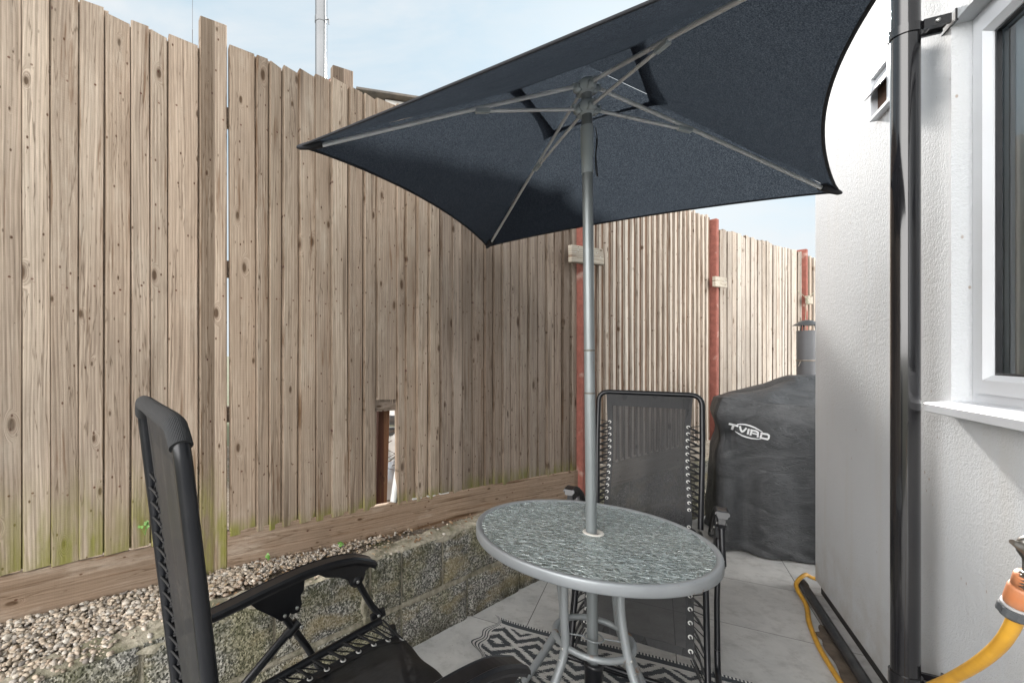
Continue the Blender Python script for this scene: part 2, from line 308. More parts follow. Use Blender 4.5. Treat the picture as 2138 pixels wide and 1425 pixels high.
def mk_sling(transp):
    m = M("sling_mesh"); o = m.obj(); 
    w = m.math('ADD', m.math('SINE', m.math('MULTIPLY', m.sep(o)[2], 1900)), m.math('SINE', m.math('MULTIPLY', m.sep(o)[1], 1900)))
    c = m.mix(m.mr(m.noise(m.mapv(o, (40, 260, 3)), 1, 3), .3, .7), (.006, .0065, .008), (.016, .0165, .019))
    c = m.mix(m.mr(m.noise(o, 5, 5), .5, .75, 0, .4), c, (.028, .027, .025))
    p = m.pr(c, .55, nrm=m.bump(w, .15, .001), link=False, Sheen_Weight=.0)
    t = m.n("BsdfTransparent"); m.shmix(transp, p, t.outputs[0]); return m.m
SLING = mk_sling(.14); SLINGN = mk_sling(.05); SLINGD = mk_sling(.0)
LACE = simple("black_elastic", (.012, .012, .013), .7)
def mk_canopy():
    m = M("canopy_fabric"); o = m.pos()
    sp = m.noise(m.mapv(o, (330, 330, 330)), 1, 3, .8); sp2 = m.vor(o, 150)
    wr = m.noise(m.mapv(o, (3, 3, 6)), 1.2, 6, .6, 1.0)
    c = m.mix(m.noise(o, 3, 4), (.008, .010, .016), (.014, .016, .024))
    nr = m.bump(m.math('ADD', m.math('MULTIPLY', wr, 1.0), m.math('MULTIPLY', sp, .03)), .45, .03)
    p = m.pr(c, .75, nrm=nr, link=False, Specular_IOR_Level=.08)
    tr = m.n("BsdfTranslucent"); m.put(tr.inputs[0], m.mix(m.mr(sp, .44, .80), (.05, .07, .10), (.70, .84, 1.0)))
    m.shmix(.085, p, tr.outputs[0]); return m.m
CANOPY = mk_canopy()
HEM = simple("canopy_hem", (.014, .015, .019), .8)
def mk_cover():
    m = M("cover_cloth"); o = m.pos()
    w1 = m.noise(m.mapv(o, (3, 3, 5)), 1.5, 5, .5, 1.8); w2 = m.noise(m.mapv(o, (2, 2, 1.2)), 2.5, 4, .5, .8)
    w3 = m.noise(m.mapv(o, (4, 4, 16), (3, 1, 2)), 1.5, 3, .5, 2.5)
    cr = m.math('ABSOLUTE', m.math('SUBTRACT', w3, .5))
    h = m.math('ADD', m.math('ADD', w1, w2), m.mr(cr, 0, .05, -.5, 0))
    w4 = m.noise(m.mapv(o, (14, 14, 22), (1, 5, 2)), 1, 4, .6, 2.0); h = m.math('ADD', h, m.math('MULTIPLY', w4, .16))
    c = m.mix(m.mr(w1, .35, .7), (.034, .036, .039), (.062, .065, .069))
    m.pr(c, .52, nrm=m.bump(h, .30, .045)); return m.m
COVER = mk_cover()
YELLOW = simple("yellow_hose_rubber", (.62, .33, .035), .45, 0, .1, 90, var=.6, vsc=22, col2=(.42, .21, .03))
ORANGE = simple("orange_plastic", (.48, .17, .065), .5, 0, .1, 120, var=.6, vsc=30, col2=(.34, .20, .13))
CHROME = simple("worn_chrome", (.42, .40, .37), .28, .9, .3, 120, var=.7, vsc=60, col2=(.12, .10, .08))
def mk_rug():
    m = M("rug_weave"); a = m.attr("wood"); s = m.sep(a)
    q = .0085
    jy = m.math('MULTIPLY', m.math('SUBTRACT', m.white(m.comb(m.math('FLOOR', m.math('DIVIDE', s[1], .007)), 0, 0)), .5), .016)
    x = m.math('ADD', s[0], jy); y = m.math('MULTIPLY', m.math('ROUND', m.math('DIVIDE', s[1], .007)), .007)
    fx = m.math('ABSOLUTE', m.math('SUBTRACT', m.math('FRACT', m.math('DIVIDE', m.math('ADD', x, .0145), .176)), .5))
    fy = m.math('ABSOLUTE', m.math('SUBTRACT', m.math('FRACT', m.math('DIVIDE', m.math('ADD', y, -.03), .31)), .5))
    d = m.math('ADD', m.math('MULTIPLY', fx, 2.0), m.math('MULTIPLY', fy, 4.13))
    band = lambda a_, b_: m.math('MULTIPLY', m.math('GREATER_THAN', d, a_), m.math('LESS_THAN', d, b_))
    dark = m.math('MAXIMUM', m.math('MAXIMUM', band(.34, .84), band(1.22, 1.68)), m.math('MAXIMUM', band(2.05, 2.35), band(2.72, 3.3)))
    bd = m.math('MAXIMUM', m.math('GREATER_THAN', .055, s[1]), 0)       # far border band
    wl = m.math('MULTIPLY', m.math('GREATER_THAN', s[1], .038), bd)
    dark = m.math('MAXIMUM', m.math('MULTIPLY', dark, m.math('SUBTRACT', 1, bd)), m.math('SUBTRACT', bd, wl))
    stc = m.math('LESS_THAN', s[1], .012); dash = m.math('GREATER_THAN', m.math('FRACT', m.math('MULTIPLY', s[0], 75)), .5)
    dark = m.math('SUBTRACT', dark, m.math('MULTIPLY', stc, dash))
    e = m.math('LESS_THAN', s[0], .034); eb = m.math('GREATER_THAN', m.math('FRACT', m.math('MULTIPLY', s[0], 88)), .42)
    dark = m.math('ADD', m.math('MULTIPLY', dark, m.math('SUBTRACT', 1, e)), m.math('MULTIPLY', e, m.math('SUBTRACT', 1, eb)))
    c = m.mix(dark, m.mix(m.noise(m.mapv(a, (150, 600, 1)), 1, 2), (.40, .395, .38), (.58, .57, .55)), m.mix(m.noise(m.mapv(a, (150, 600, 1)), 1, 2), (.018, .022, .028), (.07, .08, .09)))
    h = m.math('ADD', m.math('SINE', m.math('MULTIPLY', s[1], 900)), m.math('SINE', m.math('ADD', m.math('MULTIPLY', s[0], 420), m.math('MULTIPLY', s[1], 600))))
    m.pr(c, .65, nrm=m.bump(h, .5, .002)); return m.m
RUG = mk_rug()
FLUEG = simple("grey_flue_enamel", (.085, .088, .095), .5, .1, .05, 60, var=.5, vsc=12, col2=(.06, .06, .065))
LOGO = simple("white_print", (.72, .73, .74), .6)
PLINTH = simple("dark_plinth", (.020, .019, .018), .8, 0, .5, 60, var=.7, vsc=20, col2=(.05, .045, .04))
DUSTY = simple("dusty_black_pipe", (.022, .025, .03), .42, 0, .1, 80, var=.8, vsc=16, col2=(.07, .07, .07))
DIRT = simple("dirt", (.13, .10, .075), .95, 0, 1, 60, var=.8, vsc=16, col2=(.04, .03, .022))
LEAF = simple("green_leaf", (.11, .25, .04), .5)
DRY = M("dry_leaf"); DRY.pr(DRY.ramp(DRY.fattr("rnd"), [(0, (.10, .055, .03)), (.5, (.24, .15, .08)), (1, (.38, .30, .2))]), .8); DRY = DRY.m
CURT = simple("pale_curtain", (.86, .87, .86), .9, 0, 0, var=.3, vsc=4)
ROOMM = simple("room_wall", (.40, .42, .42), .9)
ROOFF = simple("roof_felt", (.05, .045, .04), .9, 0, .6, 40, var=.6, vsc=8, col2=(.12, .10, .08))
PALEW = simple("neighbour_render", (.62, .60, .57), .8, 0, .2, 30)
BLUEP = simple("blue_plastic", (.10, .17, .30), .35); SILV = simple("grey_tarp", (.42, .44, .47), .35, .3, .5, 18)
GRD = simple("ground_earth", (.10, .095, .06), .95, 0, .8, 20, var=.8, vsc=1.2, col2=(.06, .08, .03))

# ------------------------------------------------------------------ mesh helpers
def link(name, me, mat=None, parent=None, smooth=False):
    o = bpy.data.objects.new(name, me); COL.objects.link(o)
    if mat is not None: me.materials.append(mat)
    if parent is not None: o.parent = parent
    if smooth: me.polygons.foreach_set("use_smooth", [True] * len(me.polygons))
    return o
def tag(o, label=None, cat=None, group=None, kind=None):
    if label: o["label"] = label
    if cat: o["category"] = cat
    if group: o["group"] = group
    if kind: o["kind"] = kind
    return o
def empty(name, loc=(0, 0, 0), rz=0, **kw):
    o = bpy.data.objects.new(name, None); COL.objects.link(o); o.empty_display_size = .1
    o.location = loc; o.rotation_euler = (0, 0, rz); tag(o, **kw); return o
class MB:
    """collects geometry; att = per-vertex vector 'wood', rn = per-vertex float 'rnd'"""
    def __init__(s): s.v = []; s.f = []; s.a = []; s.r = []; s.sm = []
    def add(s, vs, fs, at=None, rn=0., smooth=False):
        b = len(s.v); s.v += [tuple(q) for q in vs]; s.f += [tuple(i + b for i in f) for f in fs]
        s.a += [tuple(q) for q in (at if at is not None else [(0, 0, 0)] * len(vs))]; s.r += [rn] * len(vs); s.sm += [smooth] * len(fs)
    def box(s, c, h, R=None, at=None, bev=0, rn=0):
        """c centre, h half sizes, R = 3 axis vectors"""
        R = R or (Vector((1, 0, 0)), Vector((0, 1, 0)), Vector((0, 0, 1))); c = Vector(c)
        if bev:
            vs = []; fs = []
            for sz in (-1, 1):
                for lv in ((0, 1) if sz < 0 else (1, 0)):
                    ins = bev if lv == 0 else 0; zz = sz * (h[2] - (0 if lv == 0 else bev))
                    for (x, y) in ((-h[0] + bev, -h[1]), (h[0] - bev, -h[1]), (h[0], -h[1] + bev), (h[0], h[1] - bev), (h[0] - bev, h[1]), (-h[0] + bev, h[1]), (-h[0], h[1] - bev), (-h[0], -h[1] + bev)):
                        x -= math.copysign(min(ins, abs(x)), x) if abs(x) > h[0] - bev * .5 else 0
                        y -= math.copysign(min(ins, abs(y)), y) if abs(y) > h[1] - bev * .5 else 0
                        vs.append(c + R[0] * x + R[1] * y + R[2] * zz)
            for k in range(3):
                for i in range(8): j = (i + 1) % 8; fs.append((k * 8 + i, k * 8 + j, k * 8 + 8 + j, k * 8 + 8 + i))
            fs.append(tuple(range(7, -1, -1))); fs.append(tuple(range(24, 32)))
            s.add(vs, fs, [((v - c).dot(R[0]), (v - c).dot(R[2]), rn) for v in vs] if at is None else at, rn)
            return
        vs = [c + R[0] * x * h[0] + R[1] * y * h[1] + R[2] * z * h[2] for z in (-1, 1) for y in (-1, 1) for x in (-1, 1)]
        fs = [(0, 2, 3, 1), (4, 5, 7, 6), (0, 1, 5, 4), (2, 6, 7, 3), (0, 4, 6, 2), (1, 3, 7, 5)]
        s.add(vs, fs, [((v - c).dot(R[0]) + .01 * (v - c).dot(R[1]), (v - c).dot(R[2]), rn) for v in vs] if at is None else at, rn)
    def tube(s, pts, r, seg=12, closed=False, caps=True, rad=None, flat=None, rn=0):
        pts = [Vector(p) for p in pts]; n = len(pts); vs = []; fs = []; at = []; up = None; ln = 0
        for i, p in enumerate(pts):
            if closed: t = (pts[(i + 1) % n] - pts[i - 1]).normalized()
            else: t = (pts[min(i + 1, n - 1)] - pts[max(i - 1, 0)]).normalized()
            if up is None:
                up = Vector((0, 0, 1)) if abs(t.z) < .9 else Vector((1, 0, 0))
            u = (up - t * up.dot(t)).normalized(); w = t.cross(u); up = u
            if i: ln += (p - pts[i - 1]).length
            rr = rad[i] if rad else r
            for k in range(seg):
                a = 2 * pi * k / seg; fx = flat or (1, 1)
                vs.append(p + u * cos(a) * rr * fx[0] + w * sin(a) * rr * fx[1]); at.append((a, ln, 0))
        for i in range(n if closed else n - 1):
            for k in range(seg):
                a, b = i * seg + k, i * seg + (k + 1) % seg; c = ((i + 1) % n) * seg + (k + 1) % seg; d = ((i + 1) % n) * seg + k
                fs.append((a, b, c, d))
        s.add(vs, fs, at, rn, True)
        if caps and not closed:
            s.add(vs[:seg], [tuple(range(seg - 1, -1, -1))], at[:seg], rn); s.add(vs[-seg:], [tuple(range(seg))], at[-seg:], rn)
    def lathe(s, prof, c=(0, 0, 0), seg=24, axis=None, closed=False):
        c = Vector(c); R = axis or (Vector((1, 0, 0)), Vector((0, 1, 0)), Vector((0, 0, 1))); vs = []; fs = []
        for r, z in prof:
            for k in range(seg): a = 2 * pi * k / seg; vs.append(c + R[0] * cos(a) * r + R[1] * sin(a) * r + R[2] * z)
        m = len(prof)
        for i in range(m if closed else m - 1):
            for k in range(seg):
                j = (k + 1) % seg; i2 = (i + 1) % m; fs.append((i * seg + k, i * seg + j, i2 * seg + j, i2 * seg + k))
        s.add(vs, fs, None, 0, True)
    def grid(s, fn, nu, nv, at=None, smooth=True, wrap=False, rn=0):
        vs = []; ats = []
        for j in range(nv + 1):
            for i in range(nu + 1):
                p = fn(i / nu, j / nv); vs.append(p); ats.append(at(i / nu, j / nv) if at else (i / nu, j / nv, 0))
        fs = [(j * (nu + 1) + i, j * (nu + 1) + i + 1, (j + 1) * (nu + 1) + i + 1, (j + 1) * (nu + 1) + i) for j in range(nv) for i in range(nu)]
        s.add(vs, fs, ats, rn, smooth)
    def build(s, name, mat, parent=None, merge=0):
        me = bpy.data.meshes.new(name); me.from_pydata(s.v, [], s.f)
        me.polygons.foreach_set("use_smooth", s.sm)
        a = me.attributes.new("wood", 'FLOAT_VECTOR', 'POINT'); a.data.foreach_set("vector", [x for q in s.a for x in q])
        b = me.attributes.new("rnd", 'FLOAT', 'POINT'); b.data.foreach_set("value", s.r)
        me.validate(); me.update()
        if merge:
            bm = bmesh.new(); bm.from_mesh(me); bmesh.ops.remove_doubles(bm, verts=bm.verts, dist=merge); bmesh.ops.recalc_face_normals(bm, faces=bm.faces); bm.to_mesh(me); bm.free()
        return link(name, me, mat, parent)
def fillet(pts, r, n=5):
    pts = [Vector(p) for p in pts]; out = [pts[0]]
    for i in range(1, len(pts) - 1):
        a, b, c = pts[i - 1], pts[i], pts[i + 1]; d1 = (a - b); d2 = (c - b); rr = min(r, d1.length * .45, d2.length * .45)
        p = b + d1.normalized() * rr; q = b + d2.normalized() * rr
        for k in range(n + 1):
            t = k / n; out.append(p * (1 - t) ** 2 + b * 2 * t * (1 - t) + q * t * t)
    out.append(pts[-1]); return out
def smoothpath(pts, n=6):
    pts = [Vector(p) for p in pts]; out = []
    for i in range(len(pts) - 1):
        p0 = pts[max(i - 1, 0)]; p1 = pts[i]; p2 = pts[i + 1]; p3 = pts[min(i + 2, len(pts) - 1)]
        for k in range(n):
            t = k / n; out.append(.5 * ((2 * p1) + (p2 - p0) * t + (2 * p0 - 5 * p1 + 4 * p2 - p3) * t * t + (3 * p1 - p0 - 3 * p2 + p3) * t ** 3))
    out.append(pts[-1]); return out
def vat(u, v, Y): return Vector(((u - PCX) / FPX * Y, Y, HC - (v - PCY) / FPX * Y))
def nz3(p, s=1, o=0): return noise.noise(Vector(p) * s + Vector((o, o * 1.7, o * .3)))

# ================================================================== SETTING
# ground beyond (neighbour's side, higher) and patio
def quad(name, pts, mat, **kw):
    b = MB(); b.add(pts, [tuple(range(len(pts)))]); o = b.build(name, mat); tag(o, **kw); return o
b = MB(); b.box((0, 0, -.16), (400, 400, .1)); tag(b.build("ground", GRD), kind="structure")
# wall line: front foot of the retaining wall; fence line
WP = [Vector((-1.9, .56, 0)), Vector((.037, 2.134, 0)), Vector((1.12, 3.013, 0)), Vector((2.80, 4.02, 0)), Vector((5.2, 5.42, 0))]
FA, FB, F1, F2, F3, F4 = (Vector(p) for p in ((-2.59, .77, 0), (-.785, 1.943, 0), (1.214, 3.05, 0), (2.871, 4.163, 0), (4.54, 5.13, 0), (6.1, 6.02, 0)))
D1 = Vector((.494, .8695, 0)); NW = Vector((-.8695, .494, 0))      # along the house wall, out of the house wall
pat = [(-1.95, .5, 0), (-1.95, -4, 0), (4, -4, 0), (7, 3, 0), (7, 7.5, 0), (5.25, 5.50, 0), (2.85, 4.08, 0), (1.15, 3.06, 0), (.0, 2.17, 0)]
quad("patio_floor", pat, TILE, kind="structure")
# raised ground behind the wall
bed = MB()
def bedrow(t):
    seg = WP; L_ = [0]
    for i in range(1, len(seg)): L_.append(L_[-1] + (seg[i] - seg[i - 1]).length)
    d = t * L_[-1]
    for i in range(1, len(seg)):
        if d <= L_[i] + 1e-6: k = (d - L_[i - 1]) / (L_[i] - L_[i - 1]); return seg[i - 1].lerp(seg[i], k)
bn = Vector((-.60, .80, 0))
def bedfn(u, v):
    p = bedrow(u) + bn * (.06 + v * v * 3.0); h = .452 + .012 * nz3(p, 5) + .006 * nz3(p, 19) - (.02 if v < .05 else 0)
    return (p.x, p.y, h)
bed.grid(bedfn, 260, 60); tag(bed.build("gravel_bed", SOIL), kind="structure")
bg = MB(); pts = [bedrow(i / 60) + bn * 2.9 for i in range(61)]
vs = [(p.x, p.y, .45) for p in pts] + [(p.x + bn.x * 150, p.y + bn.y * 150, .45) for p in pts]
bg.add(vs, [(i, i + 1, 62 + i, 61 + i) for i in range(60)]); tag(bg.build("neighbour_ground", GRD), kind="structure")

# ================================================================== BLOCK WALL
bw = empty("block_wall", (0, 2.134, 0), label="low retaining wall of rough mossy grey concrete blocks below the fence", cat="wall")
OFS = Vector((0, -2.134, 0))
bk = MB(); mo = MB()
wdir = (WP[1] - WP[0]).normalized(); wn = Vector((wdir.y, -wdir.x, 0))
def blockbox(b, P, d, nrm, s0, s1, z0, z1, thick, seed, gap=.008, rough=.0035, nu=22, nvv=11):
    s0 += gap; s1 -= gap; z0 += gap; z1 -= gap
    def edge(q): return min(q, 1 - q)
    def fr(u, v):
        s_ = s0 + (s1 - s0) * u; z = z0 + (z1 - z0) * v
        e = min(edge(u) * (s1 - s0), edge(v) * (z1 - z0)); rnd = -.009 * max(0, 1 - e / .012) ** 2
        p = P + d * s_; q = Vector((p.x, p.y, z))
        off = rnd + rough * nz3(q, 28, seed) + rough * 1.2 * nz3(q, 9, seed) + .002 * nz3(q, 90, seed)
        return p + nrm * off + Vector((0, 0, z)) + OFS
    b.grid(fr, nu, nvv)
    def top(u, v):
        p = P + d * (s0 + (s1 - s0) * u) - nrm * (thick * v); 
        return p + Vector((0, 0, z1 - (.009 if v == 0 else 0) + .003 * nz3(p, 20, seed))) + nrm * (-.009 if v == 0 else 0) + OFS
    b.grid(top, nu, 4)
    for u in (0, 1):
        a = [fr(u, 0), fr(u, 1)]; c_ = [x - nrm * thick for x in a]; b.add([a[0], a[1], c_[1], c_[0]], [(0, 1, 2, 3)])
for si in range(4):
    P = WP[si]; d = (WP[si + 1] - P); Ls = d.length; d.normalize(); nn = Vector((d.y, -d.x, 0))
    base = (WP[1] - WP[0]).length if si == 0 else 0
    # lower course joints fall on P1
    for course, (z0, z1, off) in enumerate(((-.03, .205, 0.), (.215, .47, .27))):
        k0 = (base + off) % .45 - .45; s = k0
        while s < Ls:
            a, c_ = max(s, 0), min(s + .45, Ls)
            if c_ - a > .02:
                blockbox(bk, P + nn * random.uniform(-.003, .003), d, nn, a, c_, z0, z1 + random.uniform(-.004, .004), .10, random.random() * 90, nu=22 if si < 2 else 8, nvv=11 if si < 2 else 5)
            s += .45
    def mf(u, v, P=P, d=d, nn=nn, Ls=Ls):
        p = P + d * (u * Ls); z = -.03 + v * .485
        return p - nn * (.015 - .002 * nz3((p.x, p.y, z), 15)) + Vector((0, 0, z)) + OFS
    mo.grid(mf, int(Ls * 60), 20)
    def mt(u, v, P=P, d=d, nn=nn, Ls=Ls):     # rough mortar bed on the wall top
        p = P + d * (u * Ls) - nn * (.012 + v * .10)
        return p + Vector((0, 0, .468 + .010 * nz3(p, 11, 3) + .006 * nz3(p, 37, 5) - (.012 if v < .1 else 0))) + OFS
    mo.grid(mt, int(Ls * 70), 8)
# mortar smears and broken lumps on the near part of the wall face
def lump(b, c, rx, rz, dep, seed, nn=wn, dd=wdir):
    def f(u, v):
        a = u * 2 * pi; r = v; x = cos(a) * r * rx * (1 + .35 * sin(3 * a + seed)); z = sin(a) * r * rz * (1 + .3 * cos(2 * a + seed))
        p = Vector(c) + dd * x + Vector((0, 0, z)); h = dep * .35 * (1 - v ** 3) + .006 * nz3(p, 30, seed) + .004 * nz3(p, 80, seed)
        return p + nn * (h - .002) + OFS
    b.grid(f, 28, 8)
def wallpt(s, z): p = WP[1] + wdir * s; return (p.x, p.y, z)
for s_, z_, rx, rz, dp in ((-.62, .45, .10, .022, .010), (-.95, .43, .12, .03, .012), (-.22, .33, .02, .11, .010), (.30, .455, .08, .018, .006)): 
    lump(mo, wallpt(s_, z_), rx, rz, dp, s_ * 20)
for s_, z_, rx, rz, dp in () and ((-.62, .43, .13, .045, .018), (-.35, .435, .09, .04, .014), (-.95, .40, .14, .07, .02), (-.62, .24, .14, .03, .012), (-.22, .33, .03, .12, .014), (-.5, .30, .035, .09, .012), (-1.2, .42, .10, .05, .02), (-.06, .40, .018, .07, .008), (-.8, .33, .05, .06, .014), (.30, .455, .08, .018, .008), (-.12, .22, .10, .018, .008)):
    lump(mo, wallpt(s_, z_), rx, rz, dp, s_ * 20)
bk.build("blocks", BLOCK, bw); mo.build("mortar", MORTAR, bw)

# ================================================================== FENCE
def fence_boards(b, A, B, edges, z0, z1, mat=None, pr0=.020, jit=.012, holes=(), thick=.006, bowy=.002, seed=0):
    d = (B - A); d.normalize(); n = Vector((d.y, -d.x, 0))      # n towards the patio
    for i in range(len(edges) - 1):
        a, c = edges[i] + .0008, edges[i + 1] + .012; c0 = edges[i + 1] - .0042 * random.uniform(.5, 1.3); proud = pr0 * random.uniform(.7, 1.15)
        rid = seed + i * 1.37 + random.random() * .2; zt = z1(a) + random.uniform(-jit, jit); zb = z0(a) + random.uniform(-.004, .004)
        off = random.uniform(-.004, .005); slope = random.uniform(-.006, .006); tl = random.uniform(-.0015, .0015); ny = 9
        vs = []; at = []; hole = [h for h in holes if h[0] == i]
        if hole: zb = hole[0][1]
        for k in range(ny + 1):
            z = zb + (zt - zb) * k / ny; bow = bowy * sin(k / ny * 3.1 + rid)
            for (x, y) in ((a, proud), (a + .004, proud + .0015), (c0, thick * .6), (c0 + .0004, -.012), (c, -.013), (a, -.016)):
                zz = z + (slope * (x - a) / (c - a) * 2 if k == ny else 0)
                if hole and k == 0: zz += random.uniform(-.012, .03)
                p = A + d * (x + bow + tl * (k / ny - .5)) + n * (y + off + bow * .6); vs.append((p.x, p.y, zz)); at.append((x - a if y > 0 else x - a + .004, zz + rid * .7, rid))
        fs = []
        for k in range(ny):
            for q in range(6): r = (q + 1) % 6; fs.append((k * 6 + q, k * 6 + r, (k + 1) * 6 + r, (k + 1) * 6 + q))
        fs.append((5, 4, 3, 2, 1, 0)); fs.append(tuple(ny * 6 + q for q in range(6)))
        b.add(vs, fs, at, random.random())
def usolve(A, B, u):   # distance along AB where image column u hits
    k = (u - PCX) / FPX; d = (B - A).normalized(); return (k * A.y - A.x) / (d.x - k * d.y)
def relbuild(b, name, mat, par):
    o = par.location; b.v = [(x - o.x, y - o.y, z - o.z) for x, y, z in b.v]; return b.build(name, mat, par)
def hbar(b, A, B, s0, s1, z0, z1, y0, y1, rid):      # horizontal plank, grain along its length
    d = (B - A).normalized(); n = Vector((d.y, -d.x, 0)); ns = max(2, int((s1 - s0) / .08)); vs = []; at = []
    for k in range(ns + 1):
        s = s0 + (s1 - s0) * k / ns; w = .003 * sin(s * 3 + rid)
        for (y, z) in ((y0, z0), (y1, z0 + .001), (y1 + .001, z1 - .003), (y1 - .003, z1), (y0, z1)):
            p = A + d * s + n * (y + w * .6); vs.append((p.x, p.y, z + w)); at.append((z if y != y0 else z - .03, s + rid, rid))
    fs = [(k * 5 + q, k * 5 + (q + 1) % 5, k * 5 + 5 + (q + 1) % 5, k * 5 + 5 + q) for k in range(ns) for q in range(5)]
    fs += [(0, 1, 2, 3, 4), tuple(ns * 5 + q for q in (4, 3, 2, 1, 0))]; b.add(vs, fs, at, 0)
# ---- panel 1 (nearest)
p1 = empty("garden_fence", (FA.x, FA.y, .45), label="nearest wooden fence panel, broad pale boards with green algae at the foot", cat="fence")
us1 = [-560, -420, -310, -235, -175, -118, -60, -5, 47, 107, 165, 218, 273, 314, 351]
ed1 = [usolve(FA, FB, u) for u in us1] + [usolve(FA, FB, 415)]
b = MB(); fence_boards(b, FA, FB, ed1, lambda s: .628, lambda s: 2.685 - .01 * s, seed=3); relbuild(b, "boards", WOODL, p1)
b = MB(); hbar(b, FA, FB, 0, ed1[-1], .445, .624, -.012, .012, 5.2); relbuild(b, "gravel_board", WOODB, p1)
b = MB(); [hbar(b, FA, FB, 0, ed1[-1], z, z + .07, -.07, -.012, 8 + z) for z in (.85, 1.6, 2.35)]; relbuild(b, "rails", WOODM, p1)
# ---- tall timber post between panels 1 and 2
dF = (FB - FA).normalized(); s0, s1 = usolve(FA, FB, 415), usolve(FA, FB, 472)
pc = FA + dF * ((s0 + s1) / 2 + .002); nF = Vector((dF.y, -dF.x, 0))
b = MB(); b.box(nF * -.006 + Vector((0, 0, 1.18)), ((s1 - s0) / 2 - .001, .020, 1.18), (dF, nF, Vector((0, 0, 1))), rn=12.5, bev=.003)
o = b.build("fence_post", WOODL); o.location = (pc.x, pc.y, .43); tag(o, "tall pale square timber post rising above the two nearest fence panels", "fence post")
# ---- panel 2
P2A = FB + (F1 - FB).normalized() * 0
dP2 = (F1 - FB).normalized()
p2 = empty("garden_fence", (FB.x, FB.y, .45), label="long grey-brown fence panel with a broken board and a hole at its foot", cat="fence")
us2 = [478, 534, 561, 588, 622, 657, 690, 726, 757, 784, 827, 846, 868, 893, 918, 942, 963, 985, 1010, 1028, 1046, 1064, 1083, 1101, 1120, 1139, 1156, 1173, 1190, 1203]
ed2 = [usolve(FB, F1, u) for u in us2]
b = MB(); b2 = MB()
fence_boards(b, FB, F1, ed2[:15], lambda s: .600 + .008 * s, lambda s: 2.70 - .025 * s, seed=20, holes=((9, 1.155),))
fence_boards(b2, FB, F1, ed2[14:], lambda s: .612, lambda s: 2.70 - .025 * s, seed=50, pr0=.013)
# splintered edge of the broken board
dd = dP2; nn2 = Vector((dd.y, -dd.x, 0))
for k in range(9):
    s_ = ed2[9] + .004 + k * .0105; p = FB + dd * s_ + nn2 * .006; ll = random.uniform(.01, .05) + (.02 if k > 6 else 0)
    b.add([(p.x, p.y, 1.19), (p.x + dd.x * .010, p.y + dd.y * .010, 1.19), (p.x + dd.x * .006, p.y + dd.y * .006, 1.165 - ll), (p.x - nn2.x * .005, p.y - nn2.y * .005, 1.19)], [(0, 1, 2), (1, 3, 2), (3, 0, 2)], [(.02 * k, 1.1, 32), (.02 * k + .01, 1.1, 32), (.02 * k, 1., 32), (.02 * k, 1.1, 32)])
relbuild(b, "boards", WOODN, p2); o = relbuild(b2, "boards", WOODM, p2); o["label"] = "darker grey weathered boards"
b = MB(); LP2 = (F1 - FB).length
hbar(b, FB, F1, usolve(FB, F1, 474), usolve(FB, F1, 1210), .445, .622, -.012, .014, 2.7); relbuild(b, "gravel_board", WOODB, p2)
b = MB(); [hbar(b, FB, F1, .02, LP2 - .02, z, z + .065, -.075, -.008, 11 + z) for z in (1.088, 1.72, 2.38)]; relbuild(b, "rails", WOODM, p2)
# ---- panel 3: spaced strips
def strips(name, A, B, s0, s1, zt, zb, pitch, wid, label, gaps=(), mats=(WOODS, WOODR)):
    par = empty("garden_fence", (A.x, A.y, .45), label=label, cat="fence"); d = (B - A).normalized(); n = Vector((d.y, -d.x, 0))
    f = MB(); g = MB(); k = 0; s = s0
    while s < s1 - .03:
        w = wid * random.uniform(.85, 1.2); z1 = zt - .02 * (s - s0) / (s1 - s0) + random.uniform(-.012, .012); rid = 80 + k * 1.9 + s0
        def strip(b, a, c, y0, y1, zz0, zz1, rid):
            vs = []; at = []; bw_ = random.uniform(-.006, .006)
            for q in range(7):
                z = zz0 + (zz1 - zz0) * q / 6; bo = bw_ * sin(q / 6 * pi) + .002 * sin(q * 1.7 + rid)
                for (x, y) in ((a, y1), (a + .004, y1 + .002), (c - .003, y1 + .001), (c, y1 - .003), (c, y0), (a, y0)):
                    p = A + d * (x + bo) + n * y; vs.append((p.x, p.y, z)); at.append((x - a + (0 if y > y0 else .01), z + rid, rid))
            fs = [(q * 6 + i, q * 6 + (i + 1) % 6, q * 6 + 6 + (i + 1) % 6, q * 6 + 6 + i) for q in range(6) for i in range(6)] + [(5, 4, 3, 2, 1, 0), tuple(36 + i for i in range(6))]
            b.add(vs, fs, at, random.random())
        strip(f, s, s + w, -.004, .011, zb, z1, rid)
        if k not in gaps: strip(g, s + w - .018, s + pitch + .018, -.022, -.003, zb + .01, z1 - .01, rid + .7)
        else: 
            strip(g, s + w - .018, s + pitch + .004, -.022, -.003, zb + .01, zb + 1.25, rid + .7); strip(g, s + w - .018, s + pitch + .012, -.022, -.003, z1 - .35, z1 - .01, rid + .7)
            strip(g, s + w + .011, s + pitch + .018, -.022, -.003, zb + 1.2, z1 - .3, rid + .7)
        s += pitch * random.uniform(.93, 1.07); k += 1
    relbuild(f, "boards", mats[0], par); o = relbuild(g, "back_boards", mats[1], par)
    r = MB(); [hbar(r, A, B, s0, s1, z, z + .06, -.085, -.03, 31 + z) for z in (.75, 1.55, 2.3)]; relbuild(r, "rails", WOODR, par)
    gb = MB(); hbar(gb, A, B, s0, s1, .45, zb - .005, -.012, .012, 4.4 + s0); relbuild(gb, "gravel_board", WOODC if zb > .6 else WOODB, par)
    return par
LP3 = (F2 - F1).length
strips("p3", F1, F2, .045, LP3 - .04, 2.63, .62, .082, .036, "fence panel of narrow pale upright strips with slits of light between", gaps=(12, 14, 17, 18, 20))
